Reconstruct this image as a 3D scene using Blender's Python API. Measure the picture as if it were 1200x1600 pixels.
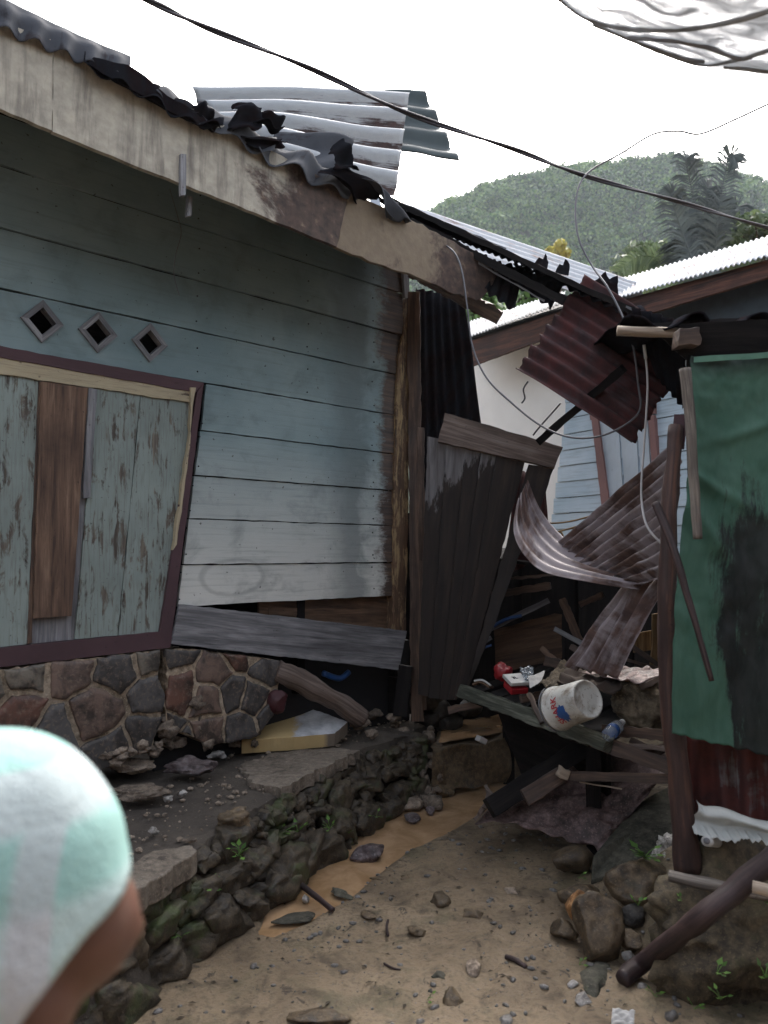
import bpy, bmesh, math, random
import numpy as np
from mathutils import Vector, Matrix, noise, geometry

for o in list(bpy.data.objects): bpy.data.objects.remove(o)
SC = bpy.context.scene
COL = SC.collection
V = Vector
rnd = random.Random(7)

# ------------------------------------------------------------------ camera, sky, sun, exposure
CAMZ = 1.6
PITCH = math.atan(65/1200)
cam = bpy.data.cameras.new('camera'); camo = bpy.data.objects.new('camera', cam); COL.objects.link(camo)
camo.location = (0, 0, CAMZ); camo.rotation_euler = (math.pi/2+PITCH, 0, 0)
cam.sensor_fit = 'VERTICAL'; cam.sensor_height = 36; cam.sensor_width = 27; cam.lens = 27
cam.clip_start = 0.05; cam.clip_end = 3000
cam.dof.use_dof = True; cam.dof.focus_distance = 4.6; cam.dof.aperture_fstop = 3.0
SC.camera = camo
w = bpy.data.worlds.new('World'); SC.world = w; w.use_nodes = True
nt = w.node_tree; nt.nodes.clear()
sky = nt.nodes.new('ShaderNodeTexSky'); sky.sky_type = 'NISHITA'; sky.sun_disc = False
SUN_EL, SUN_ROT = math.radians(48), math.radians(8)
sky.sun_elevation = SUN_EL; sky.sun_rotation = SUN_ROT
sky.air_density = 1.0; sky.dust_density = 7.0; sky.ozone_density = 1.0
hs = nt.nodes.new('ShaderNodeHueSaturation'); hs.inputs['Saturation'].default_value = 0.44   # overcast: cloud whitens the blue
bg = nt.nodes.new('ShaderNodeBackground'); bg.inputs['Strength'].default_value = 0.15
wo = nt.nodes.new('ShaderNodeOutputWorld')
nt.links.new(sky.outputs[0], hs.inputs['Color']); nt.links.new(hs.outputs[0], bg.inputs[0]); nt.links.new(bg.outputs[0], wo.inputs[0])
sl = bpy.data.lights.new('sun', 'SUN'); so = bpy.data.objects.new('sun', sl); COL.objects.link(so)
sl.energy = 0.5; sl.angle = math.radians(40); sl.color = (1, .97, .93)
sd = V((math.sin(SUN_ROT)*math.cos(SUN_EL), math.cos(SUN_ROT)*math.cos(SUN_EL), math.sin(SUN_EL)))
so.rotation_euler = sd.to_track_quat('Z', 'Y').to_euler()
SC.view_settings.view_transform = 'Standard'; SC.view_settings.look = 'None'
SC.view_settings.exposure = 2.05; SC.view_settings.gamma = 1
SC.view_settings.use_curve_mapping = False
SC.render.resolution_x = 768; SC.render.resolution_y = 1024
SC.cycles.max_bounces = 6; SC.cycles.volume_bounces = 0

# ------------------------------------------------------------------ measuring helpers (pixels of the 1200x1600 photo to points in the place)
CAM = V((0, 0, CAMZ))
def ray(px, py):
    x = (px-600)/1200; z = (800-py)/1200
    return V((x, math.cos(PITCH)-z*math.sin(PITCH), math.sin(PITCH)+z*math.cos(PITCH)))
def D(px, py, d):
    r = ray(px, py); return CAM + r*(d/r.y)
def G(px, py, z=0.0):
    r = ray(px, py); return CAM + r*((z-CAMZ)/r.z)
def PLN(px, py, p0, n):
    r = ray(px, py); return CAM + r*((p0-CAM).dot(n)/r.dot(n))
# front wall of the timber house
WC = D(633, 865, 5.58); WD = V((-.735, -.678, 0)).normalized(); WN = V((.678, -.735, 0)).normalized()
def W(px, py, off=0.0): return PLN(px, py, WC+WN*off, WN)
def wu(p): return (p-WC).dot(WD)
def WP(u, z, off=0.0): p = WC+WD*u+WN*off; return V((p.x, p.y, z))
# wall of the house behind
BC = D(980, 865, 7.5); BD = V((-.555, .83, 0)).normalized(); BN = V((-.83, -.555, 0)).normalized()
def B(px, py, off=0.0): return PLN(px, py, BC+BN*off, BN)

# ------------------------------------------------------------------ object helpers
def new_bm():
    bm = bmesh.new(); bm.loops.layers.uv.new('UVMap'); return bm
def tag(o, label=None, cat=None, group=None, kind=None):
    if label: o['label'] = label
    if cat: o['category'] = cat
    if group: o['group'] = group
    if kind: o['kind'] = kind
    return o
def empty(name, loc, label, cat, group=None):
    o = bpy.data.objects.new(name, None); COL.objects.link(o); o.location = loc; o.empty_display_size = .1
    return tag(o, label, cat, group)
def root_loc(p):
    l = V((0, 0, 0))
    while p is not None: l = l+V(p.location); p = p.parent
    return l
def obj(name, bm, mat, parent=None, smooth=False, label=None, cat=None, group=None, kind=None, bevel=0, solid=0, keep=False):
    me = bpy.data.meshes.new(name)
    if isinstance(bm, bmesh.types.BMesh):
        bm.to_mesh(me); bm.free()
    else:
        me.from_pydata(bm[0], [], bm[1])
    for m in (mat if isinstance(mat, list) else [mat]): me.materials.append(m)
    o = bpy.data.objects.new(name, me); COL.objects.link(o)
    if smooth: me.shade_smooth()
    if parent is not None:
        o.parent = parent
        me.transform(Matrix.Translation(-root_loc(parent)))
    elif not keep:
        n = len(me.vertices); co = np.empty(n*3, dtype=np.float32); me.vertices.foreach_get('co', co); co = co.reshape(-1, 3)
        c = V(((co[:, 0].min()+co[:, 0].max())/2, (co[:, 1].min()+co[:, 1].max())/2, co[:, 2].min()))
        me.transform(Matrix.Translation(-c)); o.location = c
    if solid:
        m = o.modifiers.new('thickness', 'SOLIDIFY'); m.thickness = solid; m.offset = 0
    if bevel:
        m = o.modifiers.new('edge', 'BEVEL'); m.width = bevel; m.segments = 2; m.limit_method = 'ANGLE'; m.angle_limit = math.radians(40)
    return tag(o, label, cat, group, kind)

def basis(n, ua):
    ua = (ua-n*ua.dot(n)).normalized(); return ua, n.cross(ua)
def newell(pts):
    n = V((0, 0, 0))
    for i, a in enumerate(pts):
        b = pts[(i+1) % len(pts)]
        n += V(((a.y-b.y)*(a.z+b.z), (a.z-b.z)*(a.x+b.x), (a.x-b.x)*(a.y+b.y)))
    return n.normalized()
def prism(bm, pts, thick, ua=None, seg=.06, jit=.0025, holes=(), uvoff=None, rag=None, absuv=False, toward=True):
    """outline given in the place, front face there, body behind it"""
    n = newell(pts); c = sum(pts, V())/len(pts)
    if toward and n.dot(CAM-c) < 0: pts = list(reversed(pts)); n = -n
    if ua is None:
        e = max(((pts[(i+1) % len(pts)]-p) for i, p in enumerate(pts)), key=lambda v: v.length); ua = e
    ua, va = basis(n, ua)
    off = uvoff if uvoff is not None else (rnd.uniform(0, 9), rnd.uniform(0, 9))
    def resample(ps, closed_n):
        out = []
        for i, a in enumerate(ps):
            b = ps[(i+1) % len(ps)]; L = (b-a).length; k = max(1, int(L/seg))
            for j in range(k):
                p = a.lerp(b, j/k)
                amt = jit if j else jit*.5
                if rag and rag(i): amt = rag(i) if j else rag(i)*.5
                out.append(p+ua*rnd.uniform(-amt, amt)+va*rnd.uniform(-amt, amt))
        return out
    loops = [resample(pts, n)]+[list(h) for h in holes]
    uvl = bm.loops.layers.uv.verify()
    fr = []; bk = []; flat = []
    for lp in loops:
        fr.append([bm.verts.new(p) for p in lp]); bk.append([bm.verts.new(p-n*thick) for p in lp]); flat += lp
    fv = [v for l in fr for v in l]; bv = [v for l in bk for v in l]
    fs = []
    for t in geometry.tessellate_polygon(loops):
        a, b_, c_ = t
        nn = (flat[b_]-flat[a]).cross(flat[c_]-flat[a])
        if nn.length < 1e-12: continue
        if nn.dot(n) < 0: a, c_ = c_, a
        try:
            fs.append(bm.faces.new((fv[a], fv[b_], fv[c_]))); fs.append(bm.faces.new((bv[c_], bv[b_], bv[a])))
        except ValueError: pass
    for f_, b_ in zip(fr, bk):
        k = len(f_)
        for i in range(k):
            j = (i+1) % k
            fs.append(bm.faces.new((f_[j], f_[i], b_[i], b_[j])))
    for f in fs:
        for l in f.loops:
            p = l.vert.co; dd = (p-pts[0]).dot(n)
            if absuv: l[uvl].uv = (wu(p), p.z)
            else: l[uvl].uv = (p.dot(ua)+off[0], p.dot(va)+off[1]+dd)
    return bm
def plank(bm, a, b, width, thick, n=None, **k):
    """board between two points (its centre line); width lies across, n points out of the wide face"""
    d = (b-a).normalized()
    if n is None: n = (CAM-(a+b)/2).normalized()
    n = (n-d*n.dot(d)).normalized(); s = n.cross(d)*width/2
    prism(bm, [a-s, b-s, b+s, a+s], thick, ua=d, toward=False, **k)
    return bm
def crom(pts, k):
    out = []; n = len(pts)
    for i in range(n-1):
        p0 = pts[max(0, i-1)]; p1 = pts[i]; p2 = pts[i+1]; p3 = pts[min(n-1, i+2)]
        for j in range(k):
            t = j/k
            out.append(.5*((2*p1)+(p2-p0)*t+(2*p0-5*p1+4*p2-p3)*t*t+(3*p1-p0-3*p2+p3)*t**3))
    out.append(pts[-1]); return out
def tube(bm, pts, r, k=8, sub=6, bark=0, cap=True, r2=None, squash=1.0):
    P = crom([V(p) for p in pts], sub) if sub > 1 else [V(p) for p in pts]
    n = len(P); uvl = bm.loops.layers.uv.verify()
    up = V((0.13, .2, 1)); rings = []; L = 0; Ls = []
    for i, p in enumerate(P):
        t = (P[min(n-1, i+1)]-P[max(0, i-1)]).normalized()
        if i: L += (P[i]-P[i-1]).length
        Ls.append(L)
        s = t.cross(up)
        if s.length < 1e-3: s = t.cross(V((1, 0, 0)))
        s.normalize(); q = s.cross(t); up = q
        rr = r if r2 is None else r+(r2-r)*i/(n-1)
        ring = []
        for j in range(k):
            a = 2*math.pi*j/k
            d = s*math.cos(a)+q*math.sin(a)*squash
            rj = rr
            if bark: rj *= 1+bark*noise.noise(V((math.cos(a)*1.5, math.sin(a)*1.5, L*9)) + V((p.x*3, 0, 0)))
            ring.append(bm.verts.new(p+d*rj))
        rings.append(ring)
    o1 = rnd.uniform(0, 5)
    for i in range(n-1):
        for j in range(k):
            j2 = (j+1) % k
            f = bm.faces.new((rings[i][j], rings[i][j2], rings[i+1][j2], rings[i+1][j])); f.smooth = True
            for l, uv in zip(f.loops, ((Ls[i], j/k), (Ls[i], (j+1)/k), (Ls[i+1], (j+1)/k), (Ls[i+1], j/k))):
                l[uvl].uv = (uv[0]+o1, uv[1]*6.28*r+o1)
    if cap:
        bm.faces.new(list(reversed(rings[0]))); bm.faces.new(rings[-1])
    return bm
def grid(bm, fn, nu, nv, su=1, sv=1, skip=None, off=None):
    uvl = bm.loops.layers.uv.verify()
    vs = [[bm.verts.new(fn(i/nu, j/nv)) for j in range(nv+1)] for i in range(nu+1)]
    o1, o2 = off if off else (rnd.uniform(0, 9), rnd.uniform(0, 9))
    for i in range(nu):
        for j in range(nv):
            if skip and skip((i+.5)/nu, (j+.5)/nv): continue
            f = bm.faces.new((vs[i][j], vs[i+1][j], vs[i+1][j+1], vs[i][j+1])); f.smooth = True
            for l, (a, b) in zip(f.loops, ((i, j), (i+1, j), (i+1, j+1), (i, j+1))):
                l[uvl].uv = (a/nu*su+o1, b/nv*sv+o2)
    for v in [v for v in bm.verts if not v.link_faces]: bm.verts.remove(v)
    return bm
def bil(c, u, v):
    return (c[0]*(1-u)+c[1]*u)*(1-v)+(c[3]*(1-u)+c[2]*u)*v
def corr(bm, c, waves, amp, rag=0.0, bend=0.0, nv=14, seed=0, dent=0.0, curl=None, holes=0.0, per=8, wuv=False, fade=0.0):
    """corrugated sheet; c = corners (u0v0,u1v0,u1v1,u0v1); waves run across u, ridges run along v"""
    n = (c[1]-c[0]).cross(c[3]-c[0]).normalized()
    su = (c[1]-c[0]).length; sv = (c[3]-c[0]).length
    if n.dot(CAM-c[0]) < 0: n = -n
    def fn(u, v):
        v0 = v
        if rag:
            e0 = rag*(noise.noise(V((u*waves*1.3, seed, 1)))+.4*noise.noise(V((u*waves*5, seed, 5)))); e1 = rag*(noise.noise(V((u*waves*1.3, seed, 9)))+.5*noise.noise(V((u*waves*5, seed, 3))))
            v = e0+(1+e1-e0)*v
        p = bil(c, u, v)
        a = amp*math.cos(2*math.pi*u*waves)*(1-fade*v0)
        a += bend*math.sin(math.pi*v)*.6+bend*noise.noise(V((u*2, v*2, seed+3)))
        a += dent*noise.noise(V((u*su*6, v*sv*6, seed)))
        p = p+n*a
        if curl: p = p+curl(u, v)
        return p
    skip = None
    if holes: skip = lambda u, v: noise.noise(V((u*su*9, v*sv*9, seed+20)))+.35*noise.noise(V((u*su*30, v*sv*30, seed))) > holes
    return grid(bm, fn, int(waves*per), nv, waves if wuv else su, sv, skip, (0, 0) if wuv else None)
def rock(bm, c, dims, seed=0, sub=3, rot=None, rough=.12, cuts=10, flat=.9, boxy=1.0):
    R = random.Random(seed)
    t = bmesh.ops.create_icosphere(bm, subdivisions=sub, radius=1)
    pl = []
    for _ in range(cuts):
        n = V((R.gauss(0, 1), R.gauss(0, 1), R.gauss(0, 1))).normalized(); pl.append((n, R.uniform(.5, .85)))
    rot = rot if rot is not None else Matrix.Rotation(R.uniform(0, 6.28), 3, 'Z')
    if not isinstance(rot, Matrix): rot = Matrix.Rotation(rot, 3, 'Z')
    s = V((seed*1.37, seed*.7, 0))
    for v in t['verts']:
        p = v.co.copy()
        if boxy != 1: p = V([math.copysign(abs(q)**boxy, q) for q in p])
        for n, d in pl:
            e = p.dot(n)-d
            if e > 0: p -= n*e*flat
        q = p.normalized()
        p += q*(rough*noise.noise(p*1.7+s)+rough*.5*noise.noise(p*4.5+s)+rough*.22*noise.noise(p*12+s))
        p = V((p.x*dims[0], p.y*dims[1], p.z*dims[2]))
        v.co = rot @ p + c
    for f in {f for v in t['verts'] for f in v.link_faces}: f.smooth = True
    return bm
def box(bm, c, s, rot=None):
    M = Matrix.Translation(c)
    if rot is not None: M = M @ (rot.to_4x4() if isinstance(rot, Matrix) else Matrix.Rotation(rot, 4, 'Z'))
    bmesh.ops.create_cube(bm, size=1, matrix=M @ Matrix.Diagonal((s[0], s[1], s[2], 1)))
    return bm

# ------------------------------------------------------------------ material helpers
class N:
    def __init__(s, name, rough=.8, metal=0.0, spec=.5):
        m = bpy.data.materials.new(name); m.use_nodes = True; s.m = m; s.t = m.node_tree
        s.b = s.t.nodes['Principled BSDF']; s.out = s.t.nodes['Material Output']
        s.b.inputs['Roughness'].default_value = rough; s.b.inputs['Metallic'].default_value = metal
        s.b.inputs['Specular IOR Level'].default_value = spec
        s.tc = s.n('ShaderNodeTexCoord'); s.oi = s.n('ShaderNodeObjectInfo')
    def n(s, t): return s.t.nodes.new(t)
    def l(s, a, b): s.t.links.new(a, b)
    def put(s, i, v):
        if v is None: return
        if isinstance(v, (int, float)): i.default_value = v
        elif isinstance(v, (tuple, list)): i.default_value = (tuple(v)+(1,))[:4] if i.type == 'RGBA' else v
        else: s.l(v, i)
    def coord(s, kind='UV', scale=(1, 1, 1), rand=False, rot=(0, 0, 0)):
        mp = s.n('ShaderNodeMapping'); mp.inputs['Scale'].default_value = scale; mp.inputs['Rotation'].default_value = rot
        s.l(s.tc.outputs[kind], mp.inputs['Vector'])
        if rand:
            ml = s.n('ShaderNodeMath'); ml.operation = 'MULTIPLY'; s.l(s.oi.outputs['Random'], ml.inputs[0]); ml.inputs[1].default_value = 37
            s.l(ml.outputs[0], mp.inputs['Location'])
        return mp.outputs[0]
    def noise(s, vec, scale=5, det=4, rough=.55, dist=0):
        t = s.n('ShaderNodeTexNoise'); s.l(vec, t.inputs['Vector'])
        t.inputs['Scale'].default_value = scale; t.inputs['Detail'].default_value = det; t.inputs['Roughness'].default_value = rough; t.inputs['Distortion'].default_value = dist
        return t.outputs['Fac']
    def voro(s, vec, scale=5, feat='F1', out='Distance'):
        t = s.n('ShaderNodeTexVoronoi'); t.feature = feat; s.l(vec, t.inputs['Vector']); t.inputs['Scale'].default_value = scale
        return t.outputs[out]
    def ramp(s, f, stops, interp='LINEAR'):
        r = s.n('ShaderNodeValToRGB'); r.color_ramp.interpolation = interp; s.l(f, r.inputs[0]); e = r.color_ramp.elements
        while len(e) > 1: e.remove(e[-1])
        e[0].position = stops[0][0]; c = stops[0][1]; e[0].color = (c, c, c, 1) if isinstance(c, (int, float)) else tuple(c)+(1,)
        for p, c in stops[1:]:
            k = e.new(p); k.color = (c, c, c, 1) if isinstance(c, (int, float)) else tuple(c)+(1,)
        return r.outputs[0]
    def mix(s, f, a, b, mode='MIX'):
        m = s.n('ShaderNodeMix'); m.data_type = 'RGBA'; m.blend_type = mode
        s.put(m.inputs[0], f); s.put(m.inputs[6], a); s.put(m.inputs[7], b); return m.outputs[2]
    def math(s, op, a, b=0.0, clamp=False):
        m = s.n('ShaderNodeMath'); m.operation = op; m.use_clamp = clamp; s.put(m.inputs[0], a); s.put(m.inputs[1], b); return m.outputs[0]
    def sep(s, v):
        x = s.n('ShaderNodeSeparateXYZ'); s.l(v, x.inputs[0]); return x.outputs
    def col(s, c): s.put(s.b.inputs['Base Color'], c); return s
    def bump(s, h, strength=.5, dist=.01):
        b = s.n('ShaderNodeBump'); b.inputs['Strength'].default_value = strength; b.inputs['Distance'].default_value = dist
        s.l(h, b.inputs['Height']); s.l(b.outputs[0], s.b.inputs['Normal']); return s
    def rough(s, v): s.put(s.b.inputs['Roughness'], v); return s

def wood(name, dark, mid, light, paint=None, keep=.5, rough=.8, wet=0, blot=.5):
    n = N(name, rough)
    uv = n.coord('UV', (1, 1, 1)); g = n.coord('UV', (1.1, 15, 1)); g2 = n.coord('UV', (4, 70, 1)); pz = n.coord('UV', (1.6, 5, 1))
    a = n.noise(g, 1.6, 6, .65, .6); b = n.noise(g2, 1.5, 3, .6)
    f = n.math('ADD', n.math('MULTIPLY', a, .75), n.math('MULTIPLY', b, .25))
    c = n.ramp(f, [(.37, dark), (.5, mid), (.63, light)])
    bl = n.noise(uv, 2.3, 5, .6, .4)
    c = n.mix(n.math('MULTIPLY', n.ramp(bl, [(.45, 0.0), (.68, 1.0)]), blot), c, dark)
    h = f
    if paint:
        m = n.noise(pz, 3.2, 8, .68, .5); ms = n.noise(g2, .9, 4, .6)
        mm = n.math('ADD', n.math('MULTIPLY', m, .72), n.math('MULTIPLY', ms, .28))
        k = n.ramp(mm, [(keep-.03, 1.0), (keep+.03, 0.0)])
        pv = n.noise(uv, 1.7, 4, .6)
        pc = n.mix(n.ramp(pv, [(.35, 0.0), (.65, 1.0)]), paint, [x*.72 for x in paint])
        pc = n.mix(n.math('MULTIPLY', n.ramp(b, [(.35, 1.0), (.5, 0.0)]), .35), pc, mid)
        c = n.mix(k, c, pc); h = n.math('ADD', f, n.math('MULTIPLY', k, .35))
    # nail heads and grime specks
    sp = n.noise(uv, 55, 2, .5)
    c = n.mix(n.math('MULTIPLY', n.ramp(sp, [(.68, 0.0), (.74, 1.0)]), .6), c, [x*.4 for x in dark])
    n.col(c); n.bump(h, .55, .004)
    if wet: n.rough(n.ramp(bl, [(.35, rough-wet), (.65, rough)]))
    return n.m
def metal(name, zinc, rust, rdark, amt=.5, rough=.45, metallic=.55, spec=.5, trough=False):
    n = N(name, rough, metallic, spec)
    uv = n.coord('UV', (1, 1, 1)); st = n.coord('UV', (14, 1.2, 1))
    a = n.noise(uv, 3.0, 8, .65, .5); b = n.noise(st, 2.0, 6, .6); f_ = n.noise(uv, 60, 3, .6)
    f = n.math('ADD', n.math('MULTIPLY', a, .6), n.math('MULTIPLY', b, .4))
    k = n.ramp(f, [(1-amt-.05, 0.0), (1-amt+.05, 1.0)])
    if trough:
        w_ = n.math('SINE', n.math('MULTIPLY', n.math('ADD', n.sep(uv)[0], .25), 6.28318)); wl = n.math('ADD', n.math('ADD', n.math('MULTIPLY', w_, -.5), .5), n.math('MULTIPLY', n.math('SUBTRACT', f, .5), 2.5)); k = n.math('MAXIMUM', n.ramp(wl, [(.55, 0.0), (.80, 1.0)]), n.math('MULTIPLY', k, .5))
    z = n.mix(n.noise(uv, 9, 5, .7), [x*.65 for x in zinc], zinc)
    rc = n.mix(n.ramp(n.noise(uv, 7, 6, .7), [(.35, 0.0), (.65, 1.0)]), rdark, rust)
    rc = n.mix(n.math('MULTIPLY', f_, .35), rc, rdark)
    n.col(n.mix(k, z, rc))
    n.put(n.b.inputs['Metallic'], n.math('MULTIPLY', n.math('SUBTRACT', 1.0, k), metallic))
    n.rough(n.math('ADD', n.math('MULTIPLY', k, .35), rough)); n.bump(n.math('ADD', n.math('MULTIPLY', k, .5), f_), .35, .003)
    return n.m
def stone(name, c1, c2, c3, moss=0, rough=.8, scale=1, wet=.0, mossc=(.035, .055, .015)):
    n = N(name, rough)
    v = n.coord('Object', (scale,)*3, rand=True)
    a = n.noise(v, 5, 8, .62, .3); b = n.noise(v, 26, 6, .65); c_ = n.noise(v, 95, 3, .6); vz = n.voro(v, 9)
    c = n.ramp(a, [(.38, c1), (.5, c2), (.62, c3)])
    c = n.mix(.5, c, n.ramp(b, [(.38, [x*.35 for x in c1]), (.5, c2), (.64, [min(1, x*1.35) for x in c3])]))
    c = n.mix(n.math('MULTIPLY', n.ramp(c_, [(.58, 0.0), (.68, 1.0)]), .5), c, [min(1, x*1.6) for x in c3])
    br = n.math('ADD', n.math('MULTIPLY', n.oi.outputs['Random'], .7), .65)
    hsv = n.n('ShaderNodeHueSaturation'); n.l(c, hsv.inputs['Color']); n.l(br, hsv.inputs['Value']); c = hsv.outputs[0]
    if moss:
        mk = n.noise(v, 3.1, 7, .7, .6)
        c = n.mix(n.ramp(mk, [(1-moss-.06, 0.0), (1-moss+.06, .85)]), c, n.mix(b, mossc, [x*2.3 for x in mossc]))
    n.col(c); h = n.math('ADD', n.math('MULTIPLY', b, .7), n.math('ADD', n.math('MULTIPLY', a, .8), n.math('MULTIPLY', c_, .25)))
    n.bump(h, .8, .012)
    if wet: n.rough(n.ramp(b, [(.35, rough-wet), (.65, rough)]))
    return n.m
def plain(name, c, rough=.6, metal=0, var=.25, scale=12, bump=.2):
    n = N(name, rough, metal); v = n.coord('Object', (1, 1, 1), rand=True); a = n.noise(v, scale, 5, .65)
    n.col(n.mix(n.math('MULTIPLY', n.ramp(a, [(.35, 1.0), (.65, 0.0)]), var*2), c, [x*.45 for x in c])); n.bump(a, bump, .003); return n.m
def leafmat(name, c1, c2, rough=.55, trans=.25):
    n = N(name, rough); g = n.n('ShaderNodeNewGeometry')
    v = n.coord('Object', (1, 1, 1)); a = n.noise(v, 1.1, 3, .5)
    f = n.math('ADD', n.math('MULTIPLY', g.outputs['Random Per Island'], .55), n.math('MULTIPLY', a, .45))
    c = n.ramp(f, [(.2, c1), (.75, c2)]); n.col(c)
    tr = n.n('ShaderNodeBsdfTranslucent'); n.l(c, tr.inputs[0]); ms = n.n('ShaderNodeMixShader'); ms.inputs[0].default_value = trans
    n.l(n.b.outputs[0], ms.inputs[1]); n.l(tr.outputs[0], ms.inputs[2]); n.l(ms.outputs[0], n.out.inputs[0]); return n.m
# ------------------------------------------------------------------ materials
M = {}
M['rotwood'] = wood('rotten_brown_wood', (.020, .012, .009), (.065, .038, .026), (.16, .10, .065), wet=.3)
M['blackwood'] = wood('wet_black_wood', (.004, .0035, .004), (.009, .0075, .0075), (.02, .016, .015), rough=.9, wet=.1)  # its black also stands in for shade in the ruined room and floor void
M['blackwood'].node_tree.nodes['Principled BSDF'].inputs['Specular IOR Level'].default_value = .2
M['redpost'] = wood('reddish_wet_post', (.016, .007, .006), (.045, .021, .017), (.12, .055, .035), rough=.8, wet=.2)
M['greywood'] = wood('weathered_grey_wood', (.07, .07, .075), (.15, .15, .16), (.27, .27, .28), blot=.35)
M['brownboard'] = wood('bare_brown_board', (.045, .026, .018), (.12, .07, .045), (.21, .135, .09), blot=.7)
M['tanpaint'] = wood('tan_painted_post', (.03, .018, .012), (.10, .055, .03), (.18, .11, .06), paint=(.30, .215, .11), keep=.47)
M['creampaint'] = wood('peeling_cream_paint', (.05, .035, .028), (.12, .09, .07), (.2, .17, .13), paint=(.42, .36, .24), keep=.60)
M['shutter'] = wood('peeling_blue_green_paint', (.03, .024, .02), (.09, .075, .06), (.17, .15, .12), paint=(.24, .29, .27), keep=.555, blot=.3)
M['maroon'] = wood('maroon_painted_frame', (.035, .016, .018), (.06, .03, .033), (.09, .05, .055), paint=(.075, .038, .045), keep=.62)
M['fadedpink'] = wood('faded_maroon_trim', (.09, .04, .035), (.2, .1, .09), (.32, .2, .18), paint=(.23, .12, .11), keep=.6)
M['palewood'] = wood('pale_blue_board', (.25, .27, .3), (.4, .43, .47), (.52, .56, .6), paint=(.46, .52, .57), keep=.6, blot=.15)
M['fasciabrown'] = wood('red_brown_fascia', (.02, .010, .008), (.07, .028, .018), (.14, .055, .035), blot=.6)
M['header'] = wood('greyish_brown_header', (.05, .035, .028), (.115, .082, .066), (.20, .16, .14), blot=.3)
M['mossboard'] = wood('mossy_floor_joist', (.016, .018, .012), (.065, .07, .052), (.19, .20, .16), blot=.6)
M['yellowply'] = wood('tan_plywood', (.10, .055, .02), (.24, .15, .065), (.36, .24, .11), blot=.3)
M['rust'] = metal('dark_rusted_iron', (.05, .024, .028), (.085, .020, .018), (.018, .008, .009), .58, .6, .1)
M['purpleiron'] = metal('old_purple_grey_iron', (.35, .305, .32), (.17, .105, .085), (.05, .03, .028), .50, .6, .1)
M['zinc'] = metal('dirty_zinc', (.40, .42, .45), (.13, .075, .06), (.05, .035, .03), .40, .38, .85)
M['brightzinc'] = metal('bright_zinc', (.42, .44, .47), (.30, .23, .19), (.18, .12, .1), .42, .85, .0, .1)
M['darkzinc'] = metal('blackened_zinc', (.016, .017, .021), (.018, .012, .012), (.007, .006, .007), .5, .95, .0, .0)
M['dullzinc'] = metal('dull_mottled_zinc', (.075, .08, .092), (.045, .03, .028), (.012, .010, .010), .40, .85, .0, .05)
M['liftzinc'] = metal('ridged_zinc_with_rusty_troughs', (.42, .44, .46), (.09, .05, .045), (.035, .025, .025), .36, .45, .35, .4, True)
M['tealzinc'] = metal('teal_backed_zinc', (.035, .055, .06), (.05, .04, .04), (.02, .02, .02), .35, .5, .2)
M['redsheet'] = metal('red_and_white_sheet', (.17, .19, .20), (.11, .022, .016), (.035, .010, .010), .60, .5, .2)
M['whitesheet'] = metal('torn_pale_flashing', (.5, .52, .50), (.3, .28, .24), (.14, .12, .10), .30, .6, .1)
M['mudsheet'] = stone('muddy_crumpled_iron', (.03, .017, .016), (.11, .068, .062), (.24, .17, .16), rough=.7, wet=.25)
M['rubble'] = stone('broken_mortar', (.08, .06, .045), (.16, .125, .095), (.27, .22, .17), rough=.9)
M['bankrock'] = stone('earthy_bank_stone', (.04, .030, .018), (.085, .064, .038), (.15, .115, .065), moss=.42, rough=.85, mossc=(.035, .038, .014))
M['wallrock'] = stone('mossy_wall_stone', (.014, .011, .008), (.052, .039, .025), (.12, .092, .058), moss=.40, rough=.75, wet=.25, mossc=(.026, .040, .010))
M['darkrock'] = stone('dark_wet_stone', (.014, .013, .012), (.034, .030, .026), (.07, .062, .05), moss=.36, rough=.72, wet=.3)
M['brownrock'] = stone('brown_river_stone', (.035, .024, .014), (.085, .058, .032), (.15, .11, .065), moss=.32, rough=.75, wet=.3, mossc=(.03, .03, .010))
M['orangerock'] = stone('orange_stone', (.15, .07, .025), (.27, .135, .05), (.36, .2, .09), rough=.8)
M['purplerock'] = stone('purple_brown_stone', (.03, .018, .018), (.085, .058, .058), (.22, .19, .19), rough=.6, wet=.3)
M['greyrock'] = stone('grey_pebble', (.08, .075, .07), (.15, .14, .13), (.27, .26, .25), rough=.7, wet=.2)
M['slabrock'] = stone('mossy_concrete', (.022, .020, .014), (.042, .040, .029), (.08, .074, .055), moss=.4, rough=.85, mossc=(.03, .036, .018))
M['limerock'] = stone('white_lime_stone', (.12, .10, .08), (.3, .28, .25), (.5, .48, .45), rough=.9, scale=2)
M['concrete'] = stone('worn_concrete', (.07, .056, .043), (.14, .115, .09), (.20, .17, .135), moss=0, rough=.85, wet=.25)
M['black'] = plain('black_tar', (.012, .012, .014), .7)
M['cable'] = plain('black_cable', (.03, .026, .034), .5, 0, .1)
M['cable2'] = plain('grey_cable', (.10, .10, .11), .55, 0, .1)
M['wcable'] = plain('white_cable', (.55, .53, .53), .5, 0, .1)
M['log'] = wood('bark_stripped_log', (.012, .006, .006), (.034, .018, .018), (.085, .05, .045), rough=.75, wet=.2)
M['greylog'] = wood('grey_bark_pole', (.05, .04, .035), (.13, .11, .095), (.28, .25, .21), rough=.85)
M['palelog'] = wood('pale_peeled_log', (.16, .12, .085), (.32, .26, .2), (.45, .38, .3), blot=.4)
M['innertan'] = wood('brown_inner_board', (.035, .018, .010), (.10, .055, .03), (.16, .095, .055), blot=.6)
M['white'] = plain('white_plastic', (.50, .50, .48), .45, 0, .12, 8, .1)
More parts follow.
